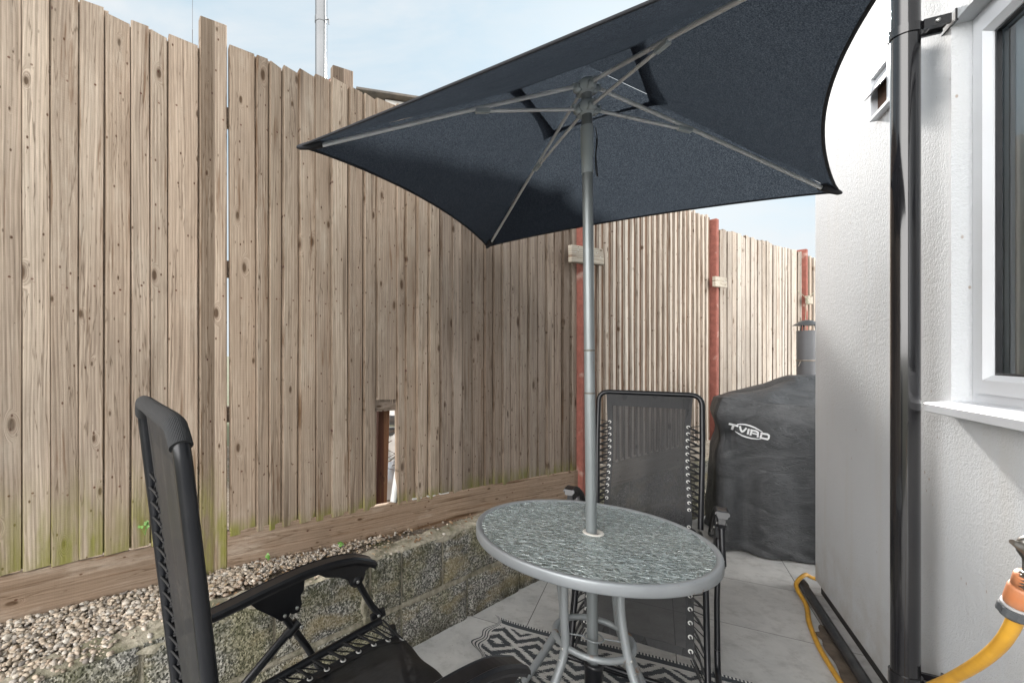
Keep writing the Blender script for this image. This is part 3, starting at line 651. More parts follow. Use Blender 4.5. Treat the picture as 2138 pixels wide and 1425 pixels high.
# ---- panel 4: close boards, pale
p4 = empty("garden_fence", (F2.x, F2.y, .45), label="pale close-boarded fence panel behind the covered barbecue", cat="fence")
LP4 = (F3 - F2).length; e4 = [.045]
while e4[-1] < LP4 - .05: e4.append(e4[-1] + random.uniform(.065, .095))
b = MB(); fence_boards(b, F2, F3, e4, lambda s: .6, lambda s: 2.535 - .008 * s, seed=200, pr0=.007); relbuild(b, "boards", WOODF, p4)
b = MB(); hbar(b, F2, F3, .04, LP4 - .04, .45, .598, -.012, .012, 9.1); relbuild(b, "gravel_board", WOODC, p4)
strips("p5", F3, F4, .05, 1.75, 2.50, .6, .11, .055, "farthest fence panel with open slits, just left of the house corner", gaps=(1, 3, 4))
# ---- red posts
for (P_, zt, w, lb) in ((F1, 2.68, .023, "red painted concrete post beside the parasol pole"), (F2, 2.60, .025, "red painted concrete post above the rear chair's right side"), (F3, 2.55, .023, "farthest red painted post near the house corner")):
    b = MB(); dd = Vector((.83, .56, 0)).normalized(); b.box((0, 0, (zt - .38) / 2), (w, .045, (zt - .38) / 2), (dd, Vector((dd.y, -dd.x, 0)), Vector((0, 0, 1))), bev=.006)
    o = b.build("fence_post", RED); o.location = (P_.x, P_.y, .38); tag(o, lb, "fence post", "red posts between the fence panels")
# ---- cleats nailed across the posts
for (P_, u, v, wd, ht, tl, lb) in ((F1, 1225, 534, .35, .105, -.06, "long pale timber cleat nailed across the red post behind the parasol pole"), (F2, 1494, 589, .24, .085, -.05, "pale timber cleat nailed across the middle red post"), (F3, 1679, 626, .17, .08, -.03, "small pale timber cleat with string tied round it on the farthest red post")):
    Y = P_.y - .04; c = vat(u, v, Y); dd = Vector((.83, .56, 0)).normalized(); nn_ = Vector((dd.y, -dd.x, 0)); up = (Vector((0, 0, 1)) + dd * tl).normalized(); dx = (dd - up * dd.dot(up)).normalized()
    par = empty("wooden_cleat", P_ + nn_ * .06 + Vector((0, 0, c.z)), label=lb, cat="timber cleat", group="timber cleats nailed across the red posts")
    b = MB(); hs = wd / 2; vs = []; at = []
    for (x, z) in ((-hs, -ht / 2), (hs * 1.04, -ht / 2 - .004), (hs * .97, ht / 2), (-hs * .98, ht / 2 + .003)):
        for y in (-.012, .012): p = dx * x + up * z + nn_ * y; vs.append(p); at.append((z + .05, x + c.x, 6.6))
    b.add(vs, [(0, 2, 4, 6), (7, 5, 3, 1), (0, 1, 3, 2), (2, 3, 5, 4), (4, 5, 7, 6), (6, 7, 1, 0)], at); b.build("plank", WOODC, par, merge=1e-5)
    for sx_ in (-.38, -.3, .3, .4):
        b = MB(); p = dx * wd * sx_ + up * ht * random.uniform(-.3, .35) + nn_ * .0125; b.lathe([(0, .0015), (.004, .001), (.0045, -.001)], p, 8, (dx, up, nn_)); b.build("nail", BOLTM, par)
# string on the far cleat
b = MB(); c = vat(1681, 626, F3.y - .09)
b.tube(smoothpath([c + Vector((-.10, -.02, .10)), c + Vector((-.04, -.02, .05)), c + Vector((.0, -.03, .0)), c + Vector((.03, -.02, -.05)), c + Vector((.0, -.02, -.02)), c + Vector((.02, -.03, .04)), c + Vector((.12, -.02, .10))]), .0022, 6)
b.tube(smoothpath([c + Vector((0, -.02, -.04)), c + Vector((-.02, -.03, -.16)), c + Vector((-.01, -.02, -.32)), c + Vector((.0, -.02, -.45))]), .0022, 6)
tag(b.build("garden_twine", simple("twine", (.30, .34, .25), .9)), "green twine knotted round the small far cleat", "twine")

# ---- behind the hole
sH = usolve(FB, F1, 800); pH = vat(796, 950, (FB + dP2 * sH).y + .13)
b = MB(); b.box((0, 0, .47), (.034, .035, .47), (dP2, Vector((dP2.y, -dP2.x, 0)), Vector((.03, .02, 1)).normalized()), rn=3.3, bev=.003)
o = b.build("timber_post", WOODX); o.location = (pH.x - .005, pH.y, .43); tag(o, "red-brown stained timber post seen inside the hole in the fence", "post")
b = MB(); c0 = vat(821, 1048, 2.37); c1 = vat(830, 985, 2.42); ax = (c1 - c0)
b.tube([c0, c0 + ax * .5, c1], .017, 16, caps=False); b.tube([c0 + ax * .01, c0 + ax * .5, c1], .0145, 16, caps=True, rad=[.0145, .0145, .0145])
tag(b.build("plastic_pipe", WHITEP), "short white plastic pipe end leaning in the fence hole", "pipe")
# rubbish beyond the hole
rb = MB()
def bag(b, c, r, sq, seed):
    def f(u, v):
        a = u * 2 * pi; e = (v - .5) * pi; p = Vector((cos(a) * cos(e), sin(a) * cos(e), sin(e) * sq)); q = r * (1 + .25 * nz3(p, 2.2, seed) + .12 * nz3(p, 6, seed)); return Vector(c) + p * q
    b.grid(f, 40, 24)
bag(rb, vat(822, 960, 3.1) + Vector((0, .1, -.25)), .25, .8, 3)
tag(rb.build("rubbish_bag", SILV), "crumpled silver grey rubbish sack seen low through the fence hole", "rubbish bag")
rb = MB(); c = vat(820, 880, 3.25); rb.tube([c + Vector((-.35, 0, .02)), c + Vector((.4, .02, .0))], .035, 14); rb.tube([c + Vector((-.35, .05, -.07)), c + Vector((.4, .05, -.08))], .03, 14)
tag(rb.build("pipe_bundle", GALV), "grey tubes lying beyond the fence hole near its top", "tubes")
rb = MB(); bag(rb, vat(826, 925, 3.2) + Vector((.0, .12, -.04)), .16, .6, 8); tag(rb.build("plastic_sheet", WHITEP), "crumpled white sheet halfway up the view through the fence hole", "plastic sheet")
rb = MB()
for k in range(16):
    c = vat(random.uniform(800, 840), random.uniform(900, 985), 2.85); rb.tube([c, c + Vector((random.uniform(-.15, .15), random.uniform(-.05, .1), random.uniform(-.08, .1)))], .002, 5)
tag(rb.build("dry_twigs", simple("twig", (.09, .06, .04), .9)), "thin dry twigs in front of the rubbish behind the fence hole", "twigs", kind="stuff")

# ================================================================== PEBBLES
def ico():
    bm = bmesh.new(); bmesh.ops.create_icosphere(bm, subdivisions=2, radius=1); v = [x.co.copy() for x in bm.verts]; f = [tuple(x.index for x in g.verts) for g in bm.faces]; bm.free(); return v, f
IV, IF = ico()
st = MB()
def stone(b, c, r, low=False):
    sx_, sy_, sz_ = r * random.uniform(.75, 1.25), r * random.uniform(.6, .95), r * random.uniform(.35, .65)
    R = Matrix.Rotation(random.uniform(0, 6.28), 3, 'Z') @ Matrix.Rotation(random.uniform(-.5, .5), 3, 'X'); sd_ = random.random() * 50
    vs = []
    for v in IV:
        k = 1 + .28 * nz3(v, 1.3, sd_) + .08 * nz3(v, 3, sd_); vs.append(Vector(c) + R @ Vector((v.x * sx_ * k, v.y * sy_ * k, v.z * sz_ * k)))
    b.add(vs, IF, None, random.random(), True)
def fencedist(P_):
    A, B = (FA, FB) if P_.x < FB.x else ((FB, F1) if P_.x < F1.x else (F1, F2)); d = (B - A).normalized(); v = P_ - A
    return v.x * d.y - v.y * d.x
cnt = 0
for _ in range(60000):
    t = random.uniform(0, 1); s = random.uniform(-1.75, 1.30); w = random.uniform(.0, .56)
    P_ = WP[1] + wdir * s - wn * w; fd = fencedist(P_)
    if fd < .016: continue
    front = w
    dens = .85 if s < -.35 else (.7 if s < .0 else .22)
    if s > -1.15 and w < .10 + .07 * min(1, (s + 1.15) / .5) + .03 * nz3(P_, 8): dens *= .10
    if w < .05: dens *= .25
    if random.random() > dens: continue
    r = random.uniform(.0035, .0095) if s > -.55 else random.uniform(.004, .0108) * random.choice((1, 1, 1, 1.25))
    stone(st, (P_.x, P_.y, .458 + r * .3 + random.uniform(0, .012) ), r); cnt += 1
    if cnt > 5600: break
tag(st.build("pebbles", STONE), "loose cream and grey pebbles on the bed between wall and fence", "pebbles", kind="stuff")
lf = MB()
for _ in range(900):
    s = random.uniform(-.9, 1.25); w = random.uniform(.02, .42); P_ = WP[1] + wdir * s - wn * w
    if fencedist(P_) < .01: continue
    r = random.uniform(.004, .014); a = random.uniform(0, 6.28); u = Vector((cos(a), sin(a), random.uniform(-.5, .5))) * r; v = Vector((-sin(a), cos(a), random.uniform(-.4, .4))) * r * .5; c = Vector((P_.x, P_.y, .475 + random.uniform(0, .008)))
    lf.add([c - u, c + v, c + u, c - v + Vector((0, 0, .003))], [(0, 1, 2, 3)], None, random.random())
tag(lf.build("leaf_litter", DRY), "scattered dry brown leaf fragments on the bed", "leaf litter", kind="stuff")
# little weeds
def sprig(c, n, h, seed, label):
    random.seed(seed); par = empty("weed", c, label=label, cat="plant"); b = MB(); l = MB()
    for k in range(n):
        a = random.uniform(0, 6.28); top = Vector((cos(a) * h * .35, sin(a) * h * .35, h * random.uniform(.6, 1))); b.tube([(0, 0, 0), top * .5 + Vector((0, 0, h * .1)), top], .0009, 5)
        for q in range(3):
            cc = top + Vector((random.uniform(-.008, .008), random.uniform(-.008, .008), random.uniform(-.006, .006))); u = Vector((random.uniform(-1, 1), random.uniform(-.4, .4), random.uniform(-.6, .6))).normalized() * .006; v = u.cross(Vector((.2, -1, .5))).normalized() * .005
            l.add([cc - u, cc - u * .4 + v, cc + u * .5 + v, cc + u, cc + u * .4 - v, cc - u * .5 - v], [(0, 1, 2, 3, 4, 5)])
    b.build("stem", LEAF, par); l.build("leaves", LEAF, par)
cw = vat(303, 1100, 1.74); sprig(cw - Vector((0, 0, .03)), 3, .045, 4, "tiny bright green weed sprouting between boards left of the near chair")
sprig(Vector((vat(560, 1150, 2.02).x, 2.02, .475)), 3, .03, 5, "small green weed in the pebbles below the post")
sprig(Vector((vat(712, 1145, 2.16).x, 2.16, .475)), 4, .03, 6, "small green weed by the wooden board above the near armrest")
random.seed(21)
# white scraps of plastic under panel 2
for (u, wd) in ((868, .055), (898, .05), (925, .06)):
    s_ = usolve(FB, F1, u); p = FB + dP2 * s_ + nn2 * .002; b = MB(); b.box((0, 0, .004), (wd / 2, .012, .004), (dP2, nn2, Vector((0, 0, 1)))); o = b.build("plastic_scrap", WHITEP); o.location = (p.x, p.y, .6165)
    tag(o, {868: "white plastic scrap on the bottom board, nearest the fence hole", 898: "middle one of three white plastic scraps on the bottom board", 925: "white plastic scrap on the bottom board, farthest from the fence hole"}[u], "scrap", "white scraps on the bottom board")

# ================================================================== BEYOND THE FENCE
fl = empty("flue_pipe", (vat(669, 0, 4.6).x, 4.6, .45), label="tall shiny steel flue pipe rising behind the fence into the sky", cat="flue pipe")
b = MB(); b.tube([(0, 0, 0), (0, 0, 3), (0, 0, 6.4)], .052, 28); b.build("pipe", GALV, fl)
zc = vat(669, 42, 4.6).z - .45
b = MB(); b.tube([(0, 0, zc - .03), (0, 0, zc + .03)], .056, 28); b.build("collar", GALV, fl)
b = MB(); b.tube([(.056, 0, zc), (.085, -.01, zc), (.085, -.01, zc - .05)], .006, 8); b.build("clamp", GALV, fl)
b = MB()
b.tube([(.066, 0, .5), (.066, 0, 6.3)], .0025, 6); b.build("cable", BLKP, fl)
# neighbour post with timber beyond panel 2
pn = vat(712, 165, 2.62); b = MB(); zt = vat(712, 146, 2.62).z
b.box((0, 0, (zt - .45) / 2), (.062, .02, (zt - .45) / 2), (dP2, nn2, Vector((0, 0, 1))), rn=71.2, bev=.002)
o = b.build("fence_post", WOODM); o.location = (pn.x + .005, pn.y, .45); tag(o, "grey weathered timber board post showing just above the long fence", "fence post")
b = MB(); b.box((0, 0, (zt - .46) / 2), (.03, .03, (zt - .46) / 2), (dP2, nn2, Vector((0, 0, 1))), bev=.004)
o = b.build("fence_post", RED); o.location = (vat(694, 165, 2.72).x, 2.72, .45); tag(o, "red post mostly hidden behind the weathered timber post top", "fence post")
nb = empty("neighbour_building", (.4, 7, .45), label="white neighbouring building with dark felt roof edge above the fence", cat="building")
q0, q1 = vat(744, 187, 6.4), vat(905, 212, 6.4); nb.location = (q0.x, 6.4, .45)
rxx = (q1 - q0).normalized(); rx = (rxx, Vector((0, 1, 0)), Vector((-rxx.z, 0, rxx.x))); ln_ = (q1 - q0).length; mid = (q0 + q1) / 2 - nb.location
b = MB(); b.add([Vector((.02 + x * (ln_ - .04), .16 + y, 0)) for x in (0, 1) for y in (0, 3)] + [Vector((.02 + x * (ln_ - .04), .16 + y, (q0.z + (q1.z - q0.z) * x) - .47)) for x in (0, 1) for y in (0, 3)], [(0, 2, 6, 4), (1, 0, 4, 5), (3, 1, 5, 7), (2, 3, 7, 6), (4, 6, 7, 5)]); b.build("wall", PALEW, nb)
b = MB(); b.box(mid + Vector((0, 1.6, 0)), (ln_ / 2, 1.65, .018), rx, bev=.006); b.build("roof", ROOFF, nb)
b = MB(); b.box(mid + rx[0] * .18 + Vector((0, .10, -.075)), (ln_ / 2 - .22, .02, .045), rx); b.build("fascia", simple("old_white_paint", (.5, .49, .47), .6, var=.5), nb)
wr = MB(); wr.tube([vat(402, 62, 2.6), vat(402, -120, 2.6)], .0012, 5); wr.tube([vat(402, 62, 2.6), Vector((vat(402, 62, 2.6).x, 2.6, .45))], .0022, 5)
tag(wr.build("aerial_wire", BLKP), "thin upright wire above the fence left of the tall post", "wire")

# ================================================================== HOUSE
HW = -.809
def hw(s, e, z): p = D1 * s + NW * (HW + e); return Vector((p.x, p.y, z))
SE, S0 = 3.553, -3.0       # far corner, near end
house = empty("house", hw(SE, 0, 0), label="pale grey rendered house wall with white window on the right", cat="house")
HO = house.location
def rel(b): b.v = [(x - HO.x, y - HO.y, z) for x, y, z in b.v]; return b
WS0, WS1, WZ0, WZ1, RD = .55, 2.128, 1.228, 2.418, .045
b = MB(); ZB, ZT = .068, 5.2
def pl(s0, s1, z0, z1, e=0, n1=1, n2=1): b.add([hw(s0, e, z0), hw(s1, e, z0), hw(s1, e, z1), hw(s0, e, z1)], [(0, 1, 2, 3)])
pl(S0, WS0, ZB, ZT); pl(WS1, SE, ZB, ZT); pl(WS0, WS1, ZB, WZ0); pl(WS0, WS1, WZ1, ZT)
DP = .30
b.add([hw(WS1, 0, WZ0), hw(WS1, -DP, WZ0), hw(WS1, -DP, WZ1), hw(WS1, 0, WZ1)], [(0, 1, 2, 3)])
b.add([hw(WS0, 0, WZ0), hw(WS0, -DP, WZ0), hw(WS0, -DP, WZ1), hw(WS0, 0, WZ1)], [(0, 1, 2, 3)])
b.add([hw(WS0, 0, WZ1), hw(WS1, 0, WZ1), hw(WS1, -DP, WZ1), hw(WS0, -DP, WZ1)], [(0, 1, 2, 3)])
b.add([hw(WS0, 0, WZ0), hw(WS1, 0, WZ0), hw(WS1, -DP, WZ0), hw(WS0, -DP, WZ0)], [(0, 1, 2, 3)])
b.add([hw(SE, 0, ZB), hw(SE, -4, ZB), hw(SE, -4, ZT), hw(SE, 0, ZT)], [(0, 1, 2, 3)])
b.add([hw(S0, 0, ZB), hw(S0, -4, ZB), hw(S0, -4, ZT), hw(S0, 0, ZT)], [(0, 1, 2, 3)])
b.add([hw(S0, 0, ZT), hw(SE, 0, ZT), hw(SE, -4, ZT), hw(S0, -4, ZT)], [(0, 1, 2, 3)])
b.add([hw(S0, 0, ZB), hw(SE, 0, ZB), hw(SE, -4, ZB), hw(S0, -4, ZB)], [(0, 1, 2, 3)])
b.add([hw(S0, -4, ZB), hw(SE, -4, ZB), hw(SE, -4, ZT), hw(S0, -4, ZT)], [(0, 1, 2, 3)])
rel(b).build("wall", RENDER, house)
b = MB(); b.box(hw((S0 + SE - .02) / 2, -2.02, .03), ((SE - S0) / 2 - .012, 2.0, .06), (D1, NW, Vector((0, 0, 1)))); rel(b).build("plinth", PLINTH, house)
# interior room behind the glass
b = MB(); r0, r1, e0, e1, q0, q1 = WS0 - .6, WS1 + .5, -DP - .001, -2.4, .3, 2.7
for f in ([(r0, e1, q0), (r1, e1, q0), (r1, e1, q1), (r0, e1, q1)], [(r0, e0, q0), (r0, e1, q0), (r0, e1, q1), (r0, e0, q1)], [(r1, e0, q0), (r1, e1, q0), (r1, e1, q1), (r1, e0, q1)], [(r0, e0, q0), (r1, e0, q0), (r1, e1, q0), (r0, e1, q0)], [(r0, e0, q1), (r1, e0, q1), (r1, e1, q1), (r0, e1, q1)]):
    b.add([hw(*x) for x in f], [(0, 1, 2, 3)])
rel(b).build("room", ROOMM, house)
b = MB()
def cur(u, v): s = WS1 - .004 - u * .40; return hw(s, -.100 - .012 * sin(u * 44), WZ0 - .1 + v * 1.35)
b.grid(cur, 90, 4); rel(b).build("curtain", CURT, house); b = MB(); b.grid(lambda u, v: hw(WS0 + u * .4, -.19 - .022 * sin(u * 34), WZ0 - .1 + v * 1.35), 90, 4); rel(b).build("curtain", CURT, house)
# window: fixed frame, sash, pane, sill
win = empty("window", (0, 0, 0)); win.parent = house
def ring(b, s0, s1, z0, z1, w, eb, ef, chamf=0):
    """rectangular frame; outer rect s0..s1 z0..z1, width w, e from eb (back) to ef (front)"""
    prof = [(0, eb), (0, ef), (w - chamf, ef), (w, ef - chamf * .9), (w, eb)]
    corners = [(s0, z0, 1, 1), (s1, z0, -1, 1), (s1, z1, -1, -1), (s0, z1, 1, -1)]; vs = []
    for (s, z, ds, dz) in corners:
        for (t, e) in prof: vs.append(hw(s + ds * t, e, z + dz * t))
    fs = [(c * 5 + k, c * 5 + (k + 1) % 5, ((c + 1) % 4) * 5 + (k + 1) % 5, ((c + 1) % 4) * 5 + k) for c in range(4) for k in range(5)]
    b.add(vs, fs)
b = MB(); ring(b, WS0 + .002, WS1 - .002, WZ0 + .006, WZ1 - .002, .048, -RD - .035, -RD, .006); rel(b).build("frame", UPVC, win)
b = MB(); ring(b, WS0 + .040, WS1 - .038, WZ0 + .036, WZ1 - .036, .056, -RD - .033, -RD + .012, .016); rel(b).build("sash", UPVC, win)
b = MB(); ring(b, WS0 + .093, WS1 - .091, WZ0 + .089, WZ1 - .089, .009, -RD - .018, -RD - .006, .001); rel(b).build("gasket", BLKP, win)
b = MB(); g_ = (WS0 + .09, WS1 - .088, WZ0 + .086, WZ1 - .086); pq = [hw(g_[0], -RD - .02, g_[2]), hw(g_[1], -RD - .02, g_[2]), hw(g_[1], -RD - .02, g_[3]), hw(g_[0], -RD - .02, g_[3])]; nq = (pq[1] - pq[0]).cross(pq[3] - pq[0]); b.add(pq, [(0, 1, 2, 3) if nq.dot(NW) > 0 else (3, 2, 1, 0)]); rel(b).build("pane", PANE, win)
b = MB()
def sillsec(s): return [hw(s, -.05, 1.237), hw(s, .045, 1.226), hw(s, .052, 1.222), hw(s, .053, 1.199), hw(s, .047, 1.196), hw(s, .040, 1.199), hw(s, -.0, 1.204), hw(s, -.05, 1.204)]
vs = sillsec(WS1 + .024) + sillsec(WS0 - .03); b.add(vs, [(k, (k + 1) % 8, 8 + (k + 1) % 8, 8 + k) for k in range(8)] + [tuple(range(7, -1, -1)), tuple(range(8, 16))]); rel(b).build("sill", UPVC, win)
# extractor vent on the wall
vent = empty("wall_vent", hw(2.59, 0, 2.455), label="white louvred extractor vent with one flap blown open on the wall", cat="vent")
def vv(b): o = vent.location; b.v = [(x - o.x, y - o.y, z - o.z) for x, y, z in b.v]; return b
vs0, vs1, vz0, vz1 = 2.50, 2.685, 2.362, 2.548
b = MB(); ring(b, vs0, vs1, vz0, vz1, .016, .0, .026, .003); vv(b).build("frame", UPVC, vent)
b = MB(); b.add([hw(vs0, .004, vz0), hw(vs1, .004, vz0), hw(vs1, .004, vz1), hw(vs0, .004, vz1)], [(0, 1, 2, 3)]); vv(b).build("backing", simple("vent_dark", (.10, .05, .03), .8), vent)
for k, (zt_, op) in enumerate(((vz1 - .018, .012), (vz1 - .062, .034), (vz1 - .112, .012))):
    b = MB(); h_ = .054 if k != 1 else .05; dz = -sqrt(h_ * h_ - min(op, h_ * .9) ** 2)
    a_ = [(vs0 + .018, .012, zt_), (vs1 - .018, .012, zt_), (vs1 - .018, .012 + op, zt_ + dz), (vs0 + .018, .012 + op, zt_ + dz)]
    b.add([hw(*q) for q in a_] + [hw(q[0], q[1] - .002, q[2] - .002) for q in a_], [(0, 1, 2, 3), (7, 6, 5, 4), (0, 4, 5, 1), (1, 5, 6, 2), (2, 6, 7, 3), (3, 7, 4, 0)])
    if k < 2: vv(b).build("louvre", UPVC, vent)
# ---- downpipe
pe = .10; ps = 2.135; pb = hw(ps, pe, 0)
dp = empty("downpipe", (pb.x, pb.y, 0), label="glossy black round downpipe standing in front of the house wall", cat="downpipe")
b = MB(); b.tube([(0, 0, .0), (0, 0, 1.5), (0, 0, 3), (0, 0, 5.1)], .0345, 40); b.build("pipe", PVC, dp)
inw = -NW
for z_, hh in ((2.432, .014), (.318, .022)):
    br = MB(); br.tube([(0, 0, z_ - hh), (0, 0, z_ + hh)], .0395, 36); sd_ = D1 * -1
    for sg in (-1, 1):
        c = inw * .062 + D1 * (sg * .026); br.box((c.x, c.y, z_), (.006, .03, hh), (D1, inw, Vector((0, 0, 1))))
    c = inw * .0985; br.box((c.x, c.y, z_), (.042, .0035, hh * 1.35), (D1, inw, Vector((0, 0, 1))))
    br.box((c.x * .75, c.y * .75, z_ - hh * .2), (.02, .018, .003), (D1, inw, Vector((0, 0, 1))))
    o = br.build("bracket", PVC, dp)
    bb = MB(); c = inw * .062 + D1 * -.033; bb.lathe([(0, .004), (.006, .003), (.0065, 0)], (c.x, c.y, z_), 10, (inw, Vector((0, 0, 1)), -D1)); bb.build("screw", BOLTM, o)
# ---- black pipe lying at the wall foot
pa, pz_ = hw(SE + .02, .058, .028), hw(.2, .058, .028)
b = MB(); b.tube([pa, (pa + pz_) / 2, pz_], .021, 24); b.lathe([(.0, .0), (.016, .0), (.023, .012), (.0245, .03), (.0245, .06)], pa + D1 * .012, 24, (NW, Vector((0, 0, 1)), -D1))
tag(b.build("waste_pipe", DUSTY), "dusty black pipe lying along the foot of the house wall", "pipe")
b = MB()
def gap(u, v): s = 3.1 - u * 2.6; p = D1 * s + NW * (HW + .068 + v * (.045 + .03 * abs(nz3((s, 0, 0), 6, 2)) + (.0 if u > .03 else -.03))); return (p.x, p.y, .004 + .006 * sin(v * pi) * (1 + nz3((s, v, 0), 14)))
b.grid(gap, 120, 6); tag(b.build("dirt_strip", DIRT), kind="structure")
# ---- hoses
hs = MB(); q = [(1745, 1180, .30), (1712, 1209, .13)]
hp = [hw(SE + .06, -.35, .02), hw(SE + .055, -.12, .03), hw(SE + .05, -.0, .055), hw(SE + .01, .045, .078), hw(SE - .09, .105, .045)]
for (u, v, z) in ((1683, 1262, .012), (1690, 1300, .012), (1708, 1345, .012), (1735, 1392, .012), (1765, 1440, .012), (1810, 1520, .012)):
    Y = FPX * (HC - z) / (v - PCY); hp.append(vat(u, v, Y))
hs.tube(smoothpath(hp, 8), .0105, 14); tag(hs.build("garden_hose", YELLOW), "thin yellow hose curling round the house corner onto the tiles", "hose")
def tp(u, v, e):
    k = (u - PCX) / FPX; w = HW + e; a = -.8695 * w; c = .494 * w; s = (a - c * k) / (.8695 * k - .494); p = hw(s, e, 0); return Vector((p.x, p.y, HC - (v - PCY) / FPX * p.y))
tapo = empty("garden_tap", tp(2150, 1150, .05), label="worn chrome garden tap on the wall at the right edge", cat="tap"); TO = tapo.location
c0, c1 = tp(2132, 1186, .25), tp(2112, 1148, .24)
b = MB(); ax1 = (tp(2150, 1190, .25)); 
def tr(b): b.v = [(x - TO.x, y - TO.y, z - TO.z) for x, y, z in b.v]; return b
t0 = tp(2156, 1196, .25)
b.tube(smoothpath([hw(1.24, -.01, t0.z + .065), hw(1.24, .12, t0.z + .07), t0 + Vector((0, 0, .055)), t0 + Vector((0, 0, .02)), t0 + Vector((0, 0, -.03))]), .011, 18)
tr(b).build("spout", CHROME, tapo)
b = MB(); axz = (Vector((1, 0, 0)), Vector((0, 1, 0)), Vector((0, 0, 1)))
for k in range(5): b.lathe([(.011, -.003), (.0155, 0), (.011, .003)], t0 + Vector((0, 0, -.002 - k * .006)), 20)
tr(b).build("thread", CHROME, tapo)
b = MB(); hp_ = t0 + Vector((-.012, -.002, .045)); b.tube([t0 + Vector((0, 0, .03)), hp_ + Vector((-.012, 0, .003)), hp_ + Vector((-.026, 0, .010))], .006, 12, rad=[.008, .007, .004]); tr(b).build("handle", CHROME, tapo)
# connector + thick hose
cn = empty("hose_connector", tp(2122, 1250, .25), label="orange and grey hose connector hanging under the tap", cat="hose connector"); CO = cn.location
A_ = tp(2150, 1204, .25); B_ = tp(2122, 1284, .25); ax = (B_ - A_).normalized(); px = ax.cross(Vector((.3, 1, 0))).normalized(); py = ax.cross(px); LL = (B_ - A_).length
def cr(b): b.v = [(x - CO.x, y - CO.y, z - CO.z) for x, y, z in b.v]; return b
b = MB(); b.lathe([(0, -.004), (.0165, -.004), (.018, .0), (.018, LL * .22), (.0155, LL * .235), (.0190, LL * .25), (.0205, LL * .30), (.0210, LL * .62), (.020, LL * .68), (.018, LL * .70)], A_, 28, (px, py, ax)); cr(b).build("body", ORANGE, cn)
b = MB(); b.lathe([(.018, LL * .70), (.022, LL * .71), (.0225, LL * .74), (.019, LL * .75)], A_, 28, (px, py, ax)); cr(b).build("seal", simple("grey_seal", (.3, .3, .3), .5), cn)
b = MB(); vs = []; prof = [(.018, .745), (.0228, .77), (.0234, .93), (.0205, .99), (.010, 1.0)]
for r_, t_ in prof:
    for k in range(48): a = 2 * pi * k / 48; rr = r_ + (.0013 if (k // 3) % 2 and r_ > .022 else 0); vs.append(A_ + px * cos(a) * rr + py * sin(a) * rr + ax * LL * t_)
b.add(vs, [(i * 48 + k, i * 48 + (k + 1) % 48, (i + 1) * 48 + (k + 1) % 48, (i + 1) * 48 + k) for i in range(4) for k in range(48)]); cr(b).build("collar_nut", simple("grey_nut", (.075, .08, .085), .5, 0, .2, 90), cn)
b = MB(); hp = [B_ - ax * .01, tp(2112, 1310, .25), tp(2085, 1348, .25), tp(2040, 1385, .25), tp(1985, 1416, .245), tp(1925, 1445, .24), tp(1870, 1500, .24), tp(1850, 1640, .24), hw(1.75, .25, .3), hw(1.7, .28, .02), hw(1.4, .3, .012), hw(.6, .3, .012)]
b.tube(smoothpath(hp, 8), .0105, 20, caps=False); tag(b.build("garden_hose", YELLOW), "thick-looking yellow hose hanging from the orange connector at the right", "hose")

# ================================================================== TABLE
TC = Vector((.686, 1.632, 0)); RC = Vector((.697, 1.619, 0))
tb = empty("bistro_table", TC, label="round grey metal bistro table with rippled glass top and rusty bolted legs", cat="table")
TR, TZ = .393, .75
def tz(x, y): return TZ - .011 * x - .014 * y
N_ = 120
rim = MB(); prof = [(TR - .016, .000), (TR - .006, .0015), (TR - .0015, -.001), (TR, -.006), (TR + .0005, -.030), (TR - .002, -.034), (TR - .006, -.034), (TR - .006, -.012), (TR - .022, -.010), (TR - .022, -.003)]
vs = []
for r_, z_ in prof:
    for k in range(N_): a = 2 * pi * k / N_; x, y = cos(a) * r_, sin(a) * r_; vs.append((x, y, tz(x, y) + z_))
m_ = len(prof); rim.add(vs, [(i * N_ + k, i * N_ + (k + 1) % N_, ((i + 1) % m_) * N_ + (k + 1) % N_, ((i + 1) % m_) * N_ + k) for i in range(m_) for k in range(N_)], None, 0, True)
rim.build("rim", TABM, tb)
gl = MB(); rg = [.024, TR - .018]; vs = []
for z_ in (-.0025, -.0075):
    for r_ in rg:
        for k in range(N_): a = 2 * pi * k / N_; x, y = cos(a) * r_, sin(a) * r_; vs.append((x + .0175 * (r_ < .1), y - .0 * (r_ < .1), tz(x, y) + z_))
fs = []
for k in range(N_):
    j = (k + 1) % N_; q = lambda L_, kk: L_ * N_ + kk
    fs += [(q(0, k), q(1, k), q(1, j), q(0, j)), (q(2, k), q(2, j), q(3, j), q(3, k)), (q(0, k), q(0, j), q(2, j), q(2, k)), (q(1, k), q(3, k), q(3, j), q(1, j))]
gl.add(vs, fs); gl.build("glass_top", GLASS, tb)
hr = MB(); hr.lathe([(.0225, -.009), (.0225, .0005), (.025, .003), (.033, .0028), (.036, .0), (.035, -.0022)], (.0175, 0, tz(0, 0) - .0005), 40); hr.build("hole_ring", simple("ring_plastic", (.52, .50, .46), .5), tb)
